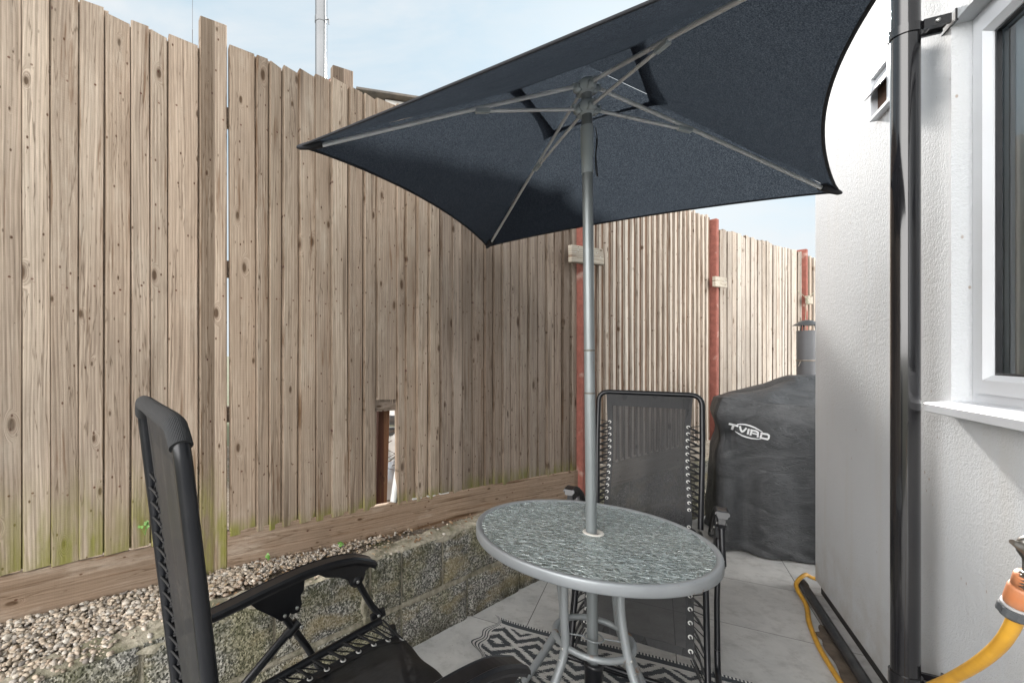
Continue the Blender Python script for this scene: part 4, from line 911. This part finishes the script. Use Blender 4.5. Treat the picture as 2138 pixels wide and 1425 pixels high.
# subframe bars under the glass that carry the legs
ang = [radians(x) for x in (27, 117, 207, 297)]
O2 = RC - TC
for i, a in enumerate(ang):
    d = Vector((cos(a), sin(a), 0)); rt = (.114, .150, .140, .106)[i]
    pts = [O2 + d * .30 + Vector((0, 0, .722)), O2 + d * (rt + .012) + Vector((0, 0, .722)), O2 + d * rt + Vector((0, 0, .69)), O2 + d * (rt + .002) + Vector((0, 0, .52)), O2 + d * .133 + Vector((0, 0, .40)), O2 + d * .150 + Vector((0, 0, .345)), O2 + d * .25 + Vector((0, 0, .17)), O2 + d * .345 + Vector((0, 0, .012))]
    b = MB(); b.tube(fillet(pts, .05, 6), .0138, 16); lg = b.build("leg", LEGM, tb)
    b = MB(); b.lathe([(0, .010), (.013, .010), (.015, .004), (.015, -.012)], O2 + d * .345 + Vector((0, 0, .008)), 16); b.build("foot_cap", BLKP, lg)
    for zz, rr in ((.388, .136), (.352, .147)):
        b = MB(); tdir = Vector((-d.y, d.x, 0)); c = O2 + d * (rr + .0115) + Vector((0, 0, zz)); b.lathe([(0, .0045), (.004, .004), (.0065, .001), (.0065, -.001)], c, 12, (tdir, Vector((0, 0, 1)), d)); b.build("bolt", BOLTM, lg)
b = MB(); pts = [O2 + Vector((cos(2 * pi * k / 72) * .127, sin(2 * pi * k / 72) * .127, .386 - .011 * cos(2 * pi * k / 72) * .1)) for k in range(72)]
b.tube(pts, .0112, 16, closed=True); b.build("leg_ring", LEGM, tb)
b = MB(); cc = O2 + Vector((.004, .002, .384)); pts = [cc + Vector((cos(2 * pi * k / 48) * .031, sin(2 * pi * k / 48) * .031, 0)) for k in range(48)]; b.tube(pts, .0028, 10, closed=True)
dw = Vector((.96, -.28, 0)).normalized(); b.tube([cc - dw * .118, cc - dw * .030], .0028, 10); b.tube([cc + dw * .030, cc + dw * .118], .0028, 10); b.build("pole_guide", LEGM, tb)

# ================================================================== PARASOL
SCL = .94
def ps_(p): return Vector((p[0] * SCL, p[1] * SCL, HC + (p[2] - HC) * SCL))
P0 = ps_((.734, 1.76, 2.425)); CA, CB, CC_, CD = ps_((-.304, 1.648, 2.136)), ps_((.566, 2.763, 2.051)), ps_((1.745, 1.842, 2.047)), ps_((.875, .727, 2.132))
pbase = Vector((.7045, 1.632, 0)); ptop = Vector((P0.x - .002, P0.y, 2.40)); par = empty("parasol", pbase, label="square black garden parasol with slim grey steel pole through the table", cat="parasol")
def pr_(b): b.v = [(x - pbase.x, y - pbase.y, z) for x, y, z in b.v]; return b
def onpole(z): return pbase.lerp(ptop, z / 2.40) * 1.0 if False else Vector((pbase.x + (ptop.x - pbase.x) * z / 2.4, pbase.y + (ptop.y - pbase.y) * z / 2.4, z))
b = MB(); b.tube([onpole(.06), onpole(1.0), onpole(1.24)], .0183, 28); pr_(b).build("lower_pole", POLEM, par)
b = MB(); b.tube([onpole(1.238), onpole(1.6), onpole(1.95), onpole(2.32)], .0178, 28); pr_(b).build("upper_pole", POLEM, par)
b = MB(); zs = (1.243, 1.40, 1.95)
bdm = simple("band_dark", (.10, .09, .075), .6)
for z_ in (1.243, 1.395): b = MB(); b.tube([onpole(z_ - .003), onpole(z_ + .003)], .0187, 28); pr_(b).build("joint_band", bdm, par)
b = MB(); b.tube([onpole(2.03), onpole(2.085), onpole(2.09), onpole(2.20)], .0205, 28, rad=[.0195, .0195, .0215, .0215]); pr_(b).build("sleeve", HUBM, par)
# runner and crown hubs
def hub(z, r, name):
    b = MB(); c = onpole(z); b.lathe([(.0, .022), (.022, .022), (.031, .015), (.034, .006), (.034, -.012), (.028, -.018), (.022, -.028), (0, -.028)], c, 32)
    for K in (CA, CB, CC_, CD):
        d = (K - P0); d.z = 0; d.normalize(); t_ = Vector((-d.y, d.x, 0))
        b.box(c + d * .040 + Vector((0, 0, -.004)), (.013, .006, .011), (d, t_, Vector((0, 0, 1))), bev=.002)
        b.lathe([(0, .013), (.013, .013), (.013, -.013), (0, -.013)], c + d * .032 + t_ * .0 + Vector((0, 0, -.012)), 14, (d, Vector((0, 0, 1)), t_))
    pr_(b).build(name, HUBM, par)
ZR, ZC = 2.268, 2.345
hub(ZC, .034, "crown_hub"); hub(ZR, .034, "runner_hub")
TJ = .396; dn = Vector((0, 0, -.014))
crown = onpole(ZC)
for K in (CA, CB, CC_, CD):
    d = (K - crown); d2 = Vector((d.x, d.y, 0)).normalized(); st_ = crown + d2 * .045 + Vector((0, 0, -.006)); en = crown + d * .965 + dn
    b = MB(); b.tube([st_, st_.lerp(en, .5) + Vector((0, 0, .004)), en], .0068, 12, flat=(1.15, .8)); rb_ = pr_(b).build("rib", RIBM, par)
    J = st_.lerp(en, TJ) + Vector((0, 0, -.006)); r0 = onpole(ZR) + d2 * .045 + Vector((0, 0, -.010)); side = Vector((-d2.y, d2.x, 0)) * .004
    b = MB(); b.tube([r0, J], .0060, 12); sr = pr_(b).build("strut", RIBM, par)
    b = MB(); dj = (J - r0).normalized(); b.box(J - dj * .018, (.026, .0085, .0075), (dj, Vector((-d2.y, d2.x, 0)), dj.cross(Vector((-d2.y, d2.x, 0)))), bev=.002); pr_(b).build("joint_bracket", HUBM, sr)
# canopy: main sheet with vent hole, cap above
APEX = P0 + Vector((0, 0, .035))
def tip(K): return APEX + (K - APEX) * 1.035
cs = [tip(K) for K in (CA, CB, CC_, CD)]; sc_ = (.075, .05, .13, .035)
def panel(b, i, r0, r1, lift=0, n=26, scal=True):
    A_, B2 = cs[i], cs[(i + 1) % 4]
    def f(u, v):
        r = r0 + (r1 - r0) * v; e = 4 * u * (1 - u); k = r * (1 - (sc_[i] if scal else .10) * (e ** .8) * (v if not scal else v) )
        q = A_.lerp(B2, u); p = APEX + (q - APEX) * k
        p.z += -.012 * e * sin(v * pi) * (1 if scal else .3) + lift + .004 * nz3(p, 6, i) * v
        return p
    b.grid(f, n, n)
b = MB()
for i in range(4): panel(b, i, .24, 1.0)
pr_(b).build("canopy", CANOPY, par, merge=.0008)
b = MB()
for i in range(4): panel(b, i, .0, .31, .022, 14, False)
pr_(b).build("vent_cap", CANOPY, par, merge=.0008)
b = MB()
for i in range(4):
    pts = []
    for k in range(31):
        u = k / 30; e = 4 * u * (1 - u); q = cs[i].lerp(cs[(i + 1) % 4], u); pts.append(APEX + (q - APEX) * (1 - sc_[i] * e ** .8))
    b.tube(pts, .0045, 8)
pr_(b).build("hem", HEM, par)
for K, T in zip((CA, CB, CC_, CD), cs):
    b = MB(); d = (T - K).normalized(); q = T - (T - APEX).normalized() * .075 + Vector((0, 0, -.008)); b.tube([q, q.lerp(T, .5) + Vector((0, 0, -.003)), T + Vector((0, 0, -.003)), T + d * .012], .016, 12, rad=[.0165, .014, .009, .004], flat=(1, 1.1)); pr_(b).build("corner_pocket", HEM, par)
b = MB(); c = onpole(2.19) + Vector((.026, -.012, 0)); b.tube(smoothpath([c, c + Vector((.006, 0, -.05)), c + Vector((.001, 0, -.10)), c + Vector((.007, 0, -.17)), c + Vector((.003, 0, -.165)), c + Vector((-.001, 0, -.12)), c + Vector((.003, 0, -.04))]), .0017, 6); pr_(b).build("pull_cord", LACE, par)
pbo = empty("parasol_stand", (pbase.x, pbase.y, .008), label="black parasol base with upright socket tube standing on the rug", cat="parasol base")
b = MB(); b.lathe([(0, .05), (.05, .05), (.13, .045), (.205, .030), (.225, .014), (.225, .0), (0, .0)], (0, 0, 0), 64); b.build("disc", BLKP, pbo)
b = MB(); b.lathe([(.0, .05), (.034, .05), (.0305, .075), (.030, .265), (.032, .268), (.032, .281), (.020, .282), (.020, .2)], (0, 0, 0), 32); b.build("socket_tube", BLKP, pbo)
b = MB(); b.tube([(.03, -.01, .20), (.052, -.018, .20)], .005, 10); b.box((.060, -.02, .20), (.010, .004, .014)); b.build("locking_knob", BLKP, pbo)

# ================================================================== RECLINER CHAIRS
def recliner(loc, yaw, ht, th, wb_, a, ha, xk, zlr, sleeve, label, slingT, atilt=0.):
    """local x forward, y sitter's left, z up; origin below the middle of the back's top bar"""
    root = empty("recliner_chair", (loc[0], loc[1], 0), yaw, label=label, cat="chair", group="black folding recliner chairs")
    h = wb_ / 2; R = .0118; wa = .32; dx = a - .687; dz = ha - .677
    D = lambda s, y: Vector((s * sin(th), y, ht - s * cos(th)))
    sp = (ht - .44 - dz) / cos(th)                            # back tube length down to the pivot
    pv = D(sp, 0)
    b = MB(); b.tube(fillet([D(sp, h - .012), D(.30, h), D(0, h), D(0, -h), D(.30, -h), D(sp, -h + .012)], .062, 8), R + .0022, 18); b.build("back_frame", BLKM, root)
    if sleeve:
        b = MB(); pts = [D(.030, h - .004), D(.009, h - .026), D(.0, h - .062), D(0, 0), D(0, -h + .062), D(.009, -h + .026), D(.030, -h + .004)]; b.tube(smoothpath(pts, 5), .0180, 30); b.build("foam_sleeve", FOAM, root)
    # seat + leg-rest frame (one bent U tube)
    kx, kz = .735 + dx, .478 + dz
    sA, sB, sC = Vector((pv.x - .01, 0, .415 + dz)), Vector((kx - .04, 0, .503 + dz)), Vector((xk, 0, zlr)); hs_ = .255
    Y = lambda v, y: Vector((v.x, y, v.z))
    b = MB(); b.tube(fillet([Y(sA, hs_), Y(sB, hs_)], .05), R, 14); b.tube(fillet([Y(sA, -hs_), Y(sB, -hs_)], .05), R, 14); b.build("seat_frame", BLKM, root)
    kn = Vector((kx + .005, 0, kz - .01))
    b = MB(); b.tube(fillet([Y(kn, hs_), Y(sC, hs_), Y(sC, -hs_), Y(kn, -hs_)], .05, 7), R, 14); b.build("leg_rest_frame", BLKM, root)
    # sling : back, over the seat, down the leg rest
    hf = h - .042
    def chain(pts):
        P = fillet(pts, .09, 8); L_ = [0]
        for i in range(1, len(P)): L_.append(L_[-1] + (P[i] - P[i - 1]).length)
        return P, L_
    topp = D(.0, 0)
    path = [topp, D(sp - .10, 0) + Vector((.012, 0, 0)), Vector((pv.x + .09, 0, .425 + dz)), Vector((kx - .10, 0, .478 + dz)), Vector((kx + .035, 0, .450 + dz)), Vector((sC.x - .030, 0, zlr + .125))]
    P, Ls = chain(path)
    def at_(s):
        s = max(0, min(s, Ls[-1])); i = 1
        while i < len(Ls) - 1 and Ls[i] < s: i += 1
        k = (s - Ls[i - 1]) / max(1e-6, Ls[i] - Ls[i - 1]); return P[i - 1].lerp(P[i], k)
    LT = Ls[-1]; sseat = (Vector(path[0]) - Vector(path[1])).length + .08; sleg = LT - (Vector(path[4]) - Vector(path[5])).length * .93
    def hwid(s): return hf * (1 - .07 * max(0, sin(pi * min(1, s / sseat)))) + (.211 - hf) * max(0, min(1, (s - sseat + .12) / .2))
    def sl(s0, s1, name, mat, sag, nn=40, y0=-1., y1=1., off=0.):
        b = MB()
        def f(u, v):
            s = s0 + (s1 - s0) * v; p = at_(s); yy = (y0 + (y1 - y0) * u); w = hwid(s); t = (at_(s + .01) - at_(s - .01)).normalized(); nrm = Vector((t.z, 0, -t.x))
            if nrm.x < -.5 or nrm.z < -.5: nrm = -nrm
            sg_ = sag * (1 - yy * yy)
            return Vector((p.x, yy * w, p.z)) - nrm * (sg_ * sin(pi * min(1, max(0, (s / LT)))) - off - .003 * sin(yy * 9 + s * 4))
        b.grid(f, 24, nn); return b.build(name, mat, root)
    sl(.02, LT, "sling", slingT, .014, 70)
    b = MB()
    for (y0, y1) in ((-1.0, -.86), (.86, 1.0)):
        def f(u, v, y0=y0, y1=y1):
            s = .02 + (LT - .02) * v; p = at_(s); yy = y0 + (y1 - y0) * u; return Vector((p.x + .0012, yy * hwid(s), p.z + .0012))
        b.grid(f, 4, 70)
    for (s0, s1) in ((.004, .085), (LT - .03, LT)):
        def f(u, v, s0=s0, s1=s1): s = s0 + (s1 - s0) * v; p = at_(s); yy = -1 + 2 * u; q = p + Vector((.0016, 0, .0016)); return Vector((q.x, yy * hwid(s), q.z))
        b.grid(f, 12, 4)
    b.build("sling_border", SLINGD, root)
    # eyelets + bungee lace
    b = MB(); b.lathe([(.0042, 0), (.0052, .0018), (.0085, .0015), (.0092, -.0002)], (0, 0, 0), 16); eye = b.build("eyelet", EYEM, root); first = [eye]
    spots = [s for s in [.185 + k * .0375 for k in range(int((sseat - .24) / .0375) + 1)]] + [sseat + .02 + k * .054 for k in range(int((sleg - sseat - .02) / .054) + 1)] + [sleg + .035 + k * .052 for k in range(max(0, int((LT - sleg - .05) / .052)) + 1)]
    frame = lambda s, sg: (D(min(s, sp), sg * (h - .006)) if s < sseat - .02 else (Y(sA.lerp(sB, min(1, max(0, (s - sseat + .02) / (sleg - sseat)))), sg * hs_) if s < sleg else Y(kn.lerp(sC, min(1, (s - sleg) / (LT - sleg))), sg * hs_)))
    for sg in (-1, 1):
        lc = MB(); prev = None
        for j, s in enumerate(spots):
            zone = 0 if s < sseat - .02 else (1 if s < sleg else 2)
            if prev is not None and zone != prev: lc.build('bungee_lace', LACE, root); lc = MB()
            prev = zone
            p = at_(s); t = (at_(s + .012) - at_(s - .012)).normalized(); nrm = Vector((-t.z, 0, t.x))
            if nrm.x + nrm.z < 0: nrm = -nrm
            c = Vector((p.x, sg * (hwid(s) - .013), p.z)) + nrm * .003
            if first: e_ = first.pop()
            else: e_ = eye.copy(); COL.objects.link(e_); e_.parent = root
            e_.matrix_local = Matrix.Translation(c) @ nrm.to_track_quat('Z', 'Y').to_matrix().to_4x4()
            F0 = frame(s + .024, sg); F1_ = frame(s - .010, sg); out = Vector((0, sg * .010, 0))
            lc.tube([c + nrm * .001, c.lerp(F0, .5) + nrm * .004, F0 + nrm * .006 - out], .0032, 7)
            lc.tube([c + nrm * .001 + t * .004, c.lerp(F0, .45) + nrm * .001 + t * .006, F0 + nrm * .004 - out + t * .006], .0030, 7)
            lc.tube([F0 + nrm * .006 - out, F0 + out * .4 + nrm * .001, F0 - nrm * .008, c - nrm * .006 + t * .028], .0027, 6)
            lc.tube([c - nrm * .004, F1_ - nrm * .004 - out * .8, F1_ + nrm * .004 - out], .0024, 6)
        lc.build("bungee_lace", LACE, root)
    for sg in (-1, 1):
        y = sg * wa
        V = lambda x, z, yy=None: Vector((x + dx, (y if yy is None else yy), z + dz))
        def tiltp(q):
            c_ = V(.660, .640); r_ = Vector(q) - c_; r_.y = 0; ca, sa = cos(atilt), sin(atilt); return Vector((c_.x + r_.x * ca - r_.z * sa, q[1], c_.z + r_.x * sa + r_.z * ca))
        # armrest: moulded pad with lip
        A_ = smoothpath([V(.09, .652), (V(.20, .668)), V(.34, .695), V(.46, .713), V(.56, .716), V(.63, .708), V(.69, .686), V(.706, .676)], 4)
        b = MB(); vs = []; fs = []; n_ = len(A_)
        for i, p in enumerate(A_):
            w = .027 - (.004 * max(0, 1 - i / 6)) ; hh = .020 + .006 * min(1, i / 10); ed = .006 if i in (0, n_ - 1) else 0
            for (yy, zz) in ((-w + ed, -.004), (-w, -.013), (-w * .97, -.004 + .002), (-w * .72, .0035), (-w * .6, .0015), (w * .6, .0015), (w * .72, .0035), (w * .97, -.002), (w, -.013), (w - ed, -.004 - hh * .0 - .012), (w * .62, -hh), (-w * .62, -hh)):
                vs.append(p + Vector((0, yy, zz)))
        for i in range(n_ - 1):
            for k in range(12): fs.append((i * 12 + k, i * 12 + (k + 1) % 12, (i + 1) * 12 + (k + 1) % 12, (i + 1) * 12 + k))
        fs += [tuple(range(11, -1, -1)), tuple((n_ - 1) * 12 + k for k in range(12))]; b.add([tiltp(q) for q in vs], fs)
        arm = b.build("armrest", BLKP, root)
        b = MB()
        # webs below the pad (front pivot housing, middle bracket)
        def web(pts, th_): 
            q = [tiltp(V(x, z, y - th_)) for x, z in pts] + [tiltp(V(x, z, y + th_)) for x, z in pts]; m = len(pts)
            b.add(q, [tuple(range(m - 1, -1, -1)), tuple(range(m, 2 * m))] + [(k, (k + 1) % m, m + (k + 1) % m, m + k) for k in range(m)])
        web([(.48, .698), (.52, .672), (.565, .660), (.60, .642), (.612, .618), (.628, .608), (.648, .610), (.662, .630), (.668, .655), (.70, .668), (.66, .695), (.56, .708)], .013)
        web([(.275, .668), (.30, .640), (.352, .600), (.372, .582), (.392, .580), (.402, .596), (.412, .590), (.432, .592), (.440, .612), (.436, .640), (.447, .655), (.45, .700), (.36, .690)], .0125)
        b.build("arm_bracket", BLKP, arm)
        # posts, brace, legs
        b = MB(); b.tube(fillet([V(.640, .632), V(.655, .60), V(.70, .52), V(kx - dx + .002, kz - dz)], .03), .0115, 14, rad=None); b.build("arm_post", BLKM, root)
        b = MB(); c = V(.636, .627); b.lathe([(0, .0165), (.017, .0165), (.0185, .012), (.0185, -.012), (.017, -.0165), (0, -.0165)], c, 20, (Vector((1, 0, 0)), Vector((0, 0, 1)), Vector((0, 1, 0)))); 
        b.build('pivot_cap', BLKP, root); b = MB(); b.tube([V(.395, .525), V(.435, .556)], .016, 14); b.build('leg_socket', BLKP, root); b = MB(); b.box(V(kx - dx - .01, .482), (.030, .006, .016), (Vector((1, 0, .2)).normalized(), Vector((0, 1, 0)), Vector((-.2, 0, 1)).normalized()), bev=.003)
        b.build("hinge_plate", BLKP, root)
        yi = sg * .292
        b = MB(); b.tube([V(.383, .594), V(.46, .470), Vector((.70 + dx, yi, .02)) * .5 + V(.46, .47) * .5, Vector((.715 + dx, sg * .30, .045))], .0115, 14); b.build("front_leg", BLKM, root)
        b = MB(); b.tube([V(.430, .556), V(.24, .405), Vector((-.19 + dx, sg * .305, .045))], .0125, 14); b.build("rear_leg", BLKM, root)
        for (x, z, yo) in ((.636, .627, .0168), (.385, .594, .0135), (.424, .606, .0135), (.437, .545, .0175), (kx - dx - .012, .484, .010)):
            for s2 in (-1, 1):
                b = MB(); b.lathe([(0, .003), (.004, .0028), (.0058, .0008), (.006, -.001)], V(x, z, y + s2 * yo), 12, (Vector((1, 0, 0)), Vector((0, 0, 1)), Vector((0, s2, 0)))); b.build("bolt", BOLTM, root)
    b = MB(); xf = .735 + dx; xe = .965 + dx
    b.tube(fillet([Vector((xf - .03, .30, .09)), Vector((xf, .30, .0125)), Vector((xe, .30, .0125)), Vector((xe, -.30, .0125)), Vector((xf, -.30, .0125)), Vector((xf - .03, -.30, .09))], .045, 7), .0115, 14); b.build("front_foot_bar", BLKM, root)
    b = MB(); xr = -.20 + dx; b.tube(fillet([Vector((xr + .06, .305, .08)), Vector((xr, .305, .0125)), Vector((xr, -.305, .0125)), Vector((xr + .06, -.305, .08))], .05, 7), .0115, 14); b.build("rear_foot_bar", BLKM, root)
    return root
recliner((-.474, .913), .605, 1.267, .108, .50, .687, .677, .86, .075, True, "black recliner chair in the left foreground with foam-sleeved top bar, seen from behind", SLINGN)
recliner((1.507, 2.742), -2.124, 1.150, .209, .538, .66, .675, .965, .040, False, "black recliner chair behind the glass table, its see-through back facing the camera", SLING, .40)

# ================================================================== RUG
re_, rf_ = Vector((.9025, -.4307, 0)), Vector((-.4307, -.9025, 0)); RO = Vector((.505, 2.405, 0))
b = MB()
def rg_(u, v):
    x = u * 2.2; y = v * 1.5; wv_ = .028 * sin(y * 19 + .6) + .018 * sin(y * 41); ex = math.exp(-x / .06)
    p = RO + re_ * (x + wv_ * ex) + rf_ * (y + .010 * sin(x * 7) * math.exp(-y / .1)); 
    z = .006 + .016 * ex * (.6 + .4 * sin(y * 19 + 2)) + .0015 * sin(x * 9) + (.006 * math.exp(-y / .02))
    return (p.x, p.y, z)
def uu(k): return k
b.grid(lambda u, v: rg_(u ** 2, v), 150, 150, at=lambda u, v: (u * u * 2.2, v * 1.5, 0))
tag(b.build("rug", RUG), "black and white diamond-patterned outdoor rug with wavy edge under the table", "rug")

# ================================================================== COVERED BARBECUE
cvo = empty("barbecue_cover", (2.9, 3.35, 0), label="crumpled dark grey barbecue cover with white printed logo, draped to the tiles", cat="barbecue cover")
FL, FR = Vector((2.262, 3.262, 0)), Vector((3.46, 3.04, 0)); ex_ = Vector((.92, -.39, 0)).normalized(); ey_ = Vector((.52, .854, 0)).normalized(); LW = 1.10; DPT = .62
b = MB()
def sect(t):    # perimeter point (x along front, y depth) with rounded corners
    per = [(0, 0), (LW, 0), (LW, DPT), (0, DPT)]; r = .07; pts = []
    tot = 2 * (LW + DPT); d = (t % 1.0) * tot
    for (x0, y0, x1, y1, L_) in ((0, 0, LW, 0, LW), (LW, 0, LW, DPT, DPT), (LW, DPT, 0, DPT, LW), (0, DPT, 0, 0, DPT)):
        if d <= L_: k = d / L_; x, y = x0 + (x1 - x0) * k, y0 + (y1 - y0) * k; break
        d -= L_
    # round corners
    for (cx_, cy_) in ((0, 0), (LW, 0), (LW, DPT), (0, DPT)):
        ddx, ddy = abs(x - cx_), abs(y - cy_)
        if ddx + ddy < r: k = (r - (ddx + ddy)) / r; x += (LW / 2 - cx_) / (LW / 2) * k * r * .29; y += (DPT / 2 - cy_) / (DPT / 2) * k * r * .29
    return x, y
def cvp(t, v):
    x, y = sect(t); ky = max(0, min(1, y / .45)); z_top = (1.075 - .09 * min(1, x)) * (1 - ky) + (1.045 + .16 * min(1, x / .5)) * ky
    if v <= 1:
        z = .012 + (z_top - .012) * v; k = v
        inset = .008 + .03 * (1 - v) * (-1) + (.03 * (v > .9) * (v - .9) * 10)
        cx_, cy_ = LW / 2, DPT / 2; sx_ = (cx_ - x) / cx_ * inset; sy_ = (cy_ - y) / cy_ * inset
        q = Vector((x * 1.0, y, z)); fold = .030 * (1 - v) ** .8 * sin(t * 46 + 2.5 * sin(t * 17)) + .034 * nz3((x * 3, y * 3, z * .8), 1.6, 3) + .014 * nz3((x * 2, y * 2, z * 3.0), 1.4, 9)
        nx_, ny_ = (-1 if x < .06 else (1 if x > LW - .06 else 0)), (-1 if y < .06 else (1 if y > DPT - .06 else 0))
        l_ = hypot(nx_, ny_) or 1
        if z < .10: fold += .018 * sin(t * 90 + z * 60) * (1 - z / .10); 
        # pinch under the top shelf at the left side
        pin = -.045 * math.exp(-((z - .80) / .09) ** 2) * (1 if x < .12 else .0)
        x2, y2 = x + sx_ + nx_ / l_ * (fold + pin), y + sy_ + ny_ / l_ * (fold + pin)
        p = FL + ex_ * x2 + ey_ * y2; return Vector((p.x, p.y, z))
NT, NV = 240, 60
OC = cvo.location
b.grid(lambda u, v: cvp(u, v) - OC, NT, NV, smooth=True)
# top: bridge from rim to centre
def top_(u, v):
    r = cvp(u, 1.0); c = FL + ex_ * (LW / 2 + (sect(u)[0] - LW / 2) * .55) + ey_ * (DPT * .62); c = Vector((c.x, c.y, 1.075 + .14 * min(1, sect(u)[0] / .5))); p = r.lerp(c, v); p.z += .03 * sin(v * pi) * .6 + .008 * nz3(p, 7, 5); return p - OC
b.grid(top_, NT, 14)
def top2(u, v):
    c = FL + ex_ * (LW / 2 + (sect(u)[0] - LW / 2) * .55 * (1 - v)) + ey_ * (DPT * .62); return Vector((c.x, c.y, (1.075 + .14 * min(1, sect(u)[0] / .5)) * (1 - v) + v * 1.21)) - OC
b.grid(top2, NT, 3)
cvm = b.build("cloth", COVER, cvo, merge=.0006)
# printed logo, projected on the cloth
bm = bmesh.new(); bm.from_mesh(cvm.data); bvh = BVHTree.FromBMesh(bm); bm.free()
lg = MB()
import itertools
def iu(x, y): return (1500 + x / 15.27, 860 + y / 15.27)
def poly(pts):
    """pts in zoomed-photo coordinates of the print; thin ribbons subdivided then dropped on the cloth"""
    fr = []
    for (x, y) in pts:
        u, v = iu(x, y); d = Vector(((u - PCX) / FPX, 1, -(v - PCY) / FPX)); k = FL.dot(Vector((.39, .92, 0))) / d.dot(Vector((.39, .92, 0)))
        p = Vector((0, 0, HC)) + d * (k * 1.0); o_ = p - ey_ * .5 - OC; h = bvh.ray_cast(o_, ey_)
        fr.append((h[0] - ey_ * .003) if h[0] else p - OC)
    return fr
def ribbon(path, w):
    """stroke along a path (photo-zoom px) with width w"""
    P2 = []
    for i in range(len(path) - 1):
        n = 5
        for k in range(n): P2.append((path[i][0] + (path[i + 1][0] - path[i][0]) * k / n, path[i][1] + (path[i + 1][1] - path[i][1]) * k / n))
    P2.append(path[-1]); Lf = []; Rt = []
    for i, p in enumerate(P2):
        a_ = P2[max(i - 1, 0)]; c_ = P2[min(i + 1, len(P2) - 1)]; tx, ty = c_[0] - a_[0], c_[1] - a_[1]; l_ = hypot(tx, ty); ww = w if not callable(w) else w(i / (len(P2) - 1))
        Lf.append((p[0] - ty / l_ * ww / 2, p[1] + tx / l_ * ww / 2)); Rt.append((p[0] + ty / l_ * ww / 2, p[1] - tx / l_ * ww / 2))
    q = poly(Lf + Rt); m = len(Lf); lg.add(q, [(i, i + 1, m + i + 1, m + i) for i in range(m - 1)])
ribbon([(335, 375), (640, 445)], 62); ribbon([(485, 430), (445, 575)], 80)                                   # T
ribbon([(690, 445), (715, 570), (760, 625), (815, 600), (900, 505)], 62)                                       # V
ribbon([(975, 530), (935, 710)], 66)                                                                            # I
ribbon([(1020, 565), (1200, 600), (1260, 640), (1255, 690), (1245, 795)], 58); ribbon([(1060, 600), (1020, 740)], 62); ribbon([(1080, 668), (1235, 700)], 44)   # R
ribbon([(1335, 660), (1540, 690), (1600, 730), (1590, 810), (1555, 850), (1325, 800), (1365, 700)], 58)      # D
ribbon([(590, 388), (700, 385), (850, 395), (1000, 430), (1150, 485), (1290, 560), (1400, 625)], lambda t: 14 + 34 * sin(pi * min(1, t * 1.0)) ** .7)
ribbon([(535, 612), (640, 680), (760, 750), (900, 800), (1060, 835), (1220, 848), (1350, 845)], lambda t: 12 + 32 * sin(pi * t) ** .7)
lg.build("logo", LOGO, cvo)
# smoker chimney standing behind the cover
ch = empty("chimney", (vat(1684, 0, 4.0).x, 4.0, 0), label="grey chimney pipe with small tin cowl rising behind the barbecue cover", cat="chimney")
zt_ = vat(1684, 690, 4.0).z; b = MB(); b.tube([(0, 0, 0), (0, 0, .8), (0, 0, zt_)], .068, 36, caps=False); b.tube([(0, 0, .0), (0, 0, zt_ - .02)], .064, 36); b.build("pipe", FLUEG, ch)
b = MB(); b.lathe([(.069, 0), (.071, .004), (.071, .010), (.069, .014)], (0, 0, vat(1684, 754, 4.0).z), 36); b.tube([(-.07, -.02, vat(1684, 754, 4.).z), (-.10, -.03, vat(1684, 764, 4.).z)], .004, 8); b.build("clamp_band", simple("clamp_wire", (.16, .14, .12), .5, .5), ch)
for x, y in ((-.055, -.03), (.05, -.04), (.0, .06)):
    b = MB(); b.tube([(x, y, zt_ - .03), (x * .8, y * .8, zt_ + .07)], .005, 8); b.build("cowl_strut", BLKM, ch)
b = MB(); b.lathe([(0, .048), (.04, .042), (.092, .004), (.095, .0), (.04, .036), (0, .042)], (0, 0, zt_ + .045), 32); b.build("cowl", GALV, ch)
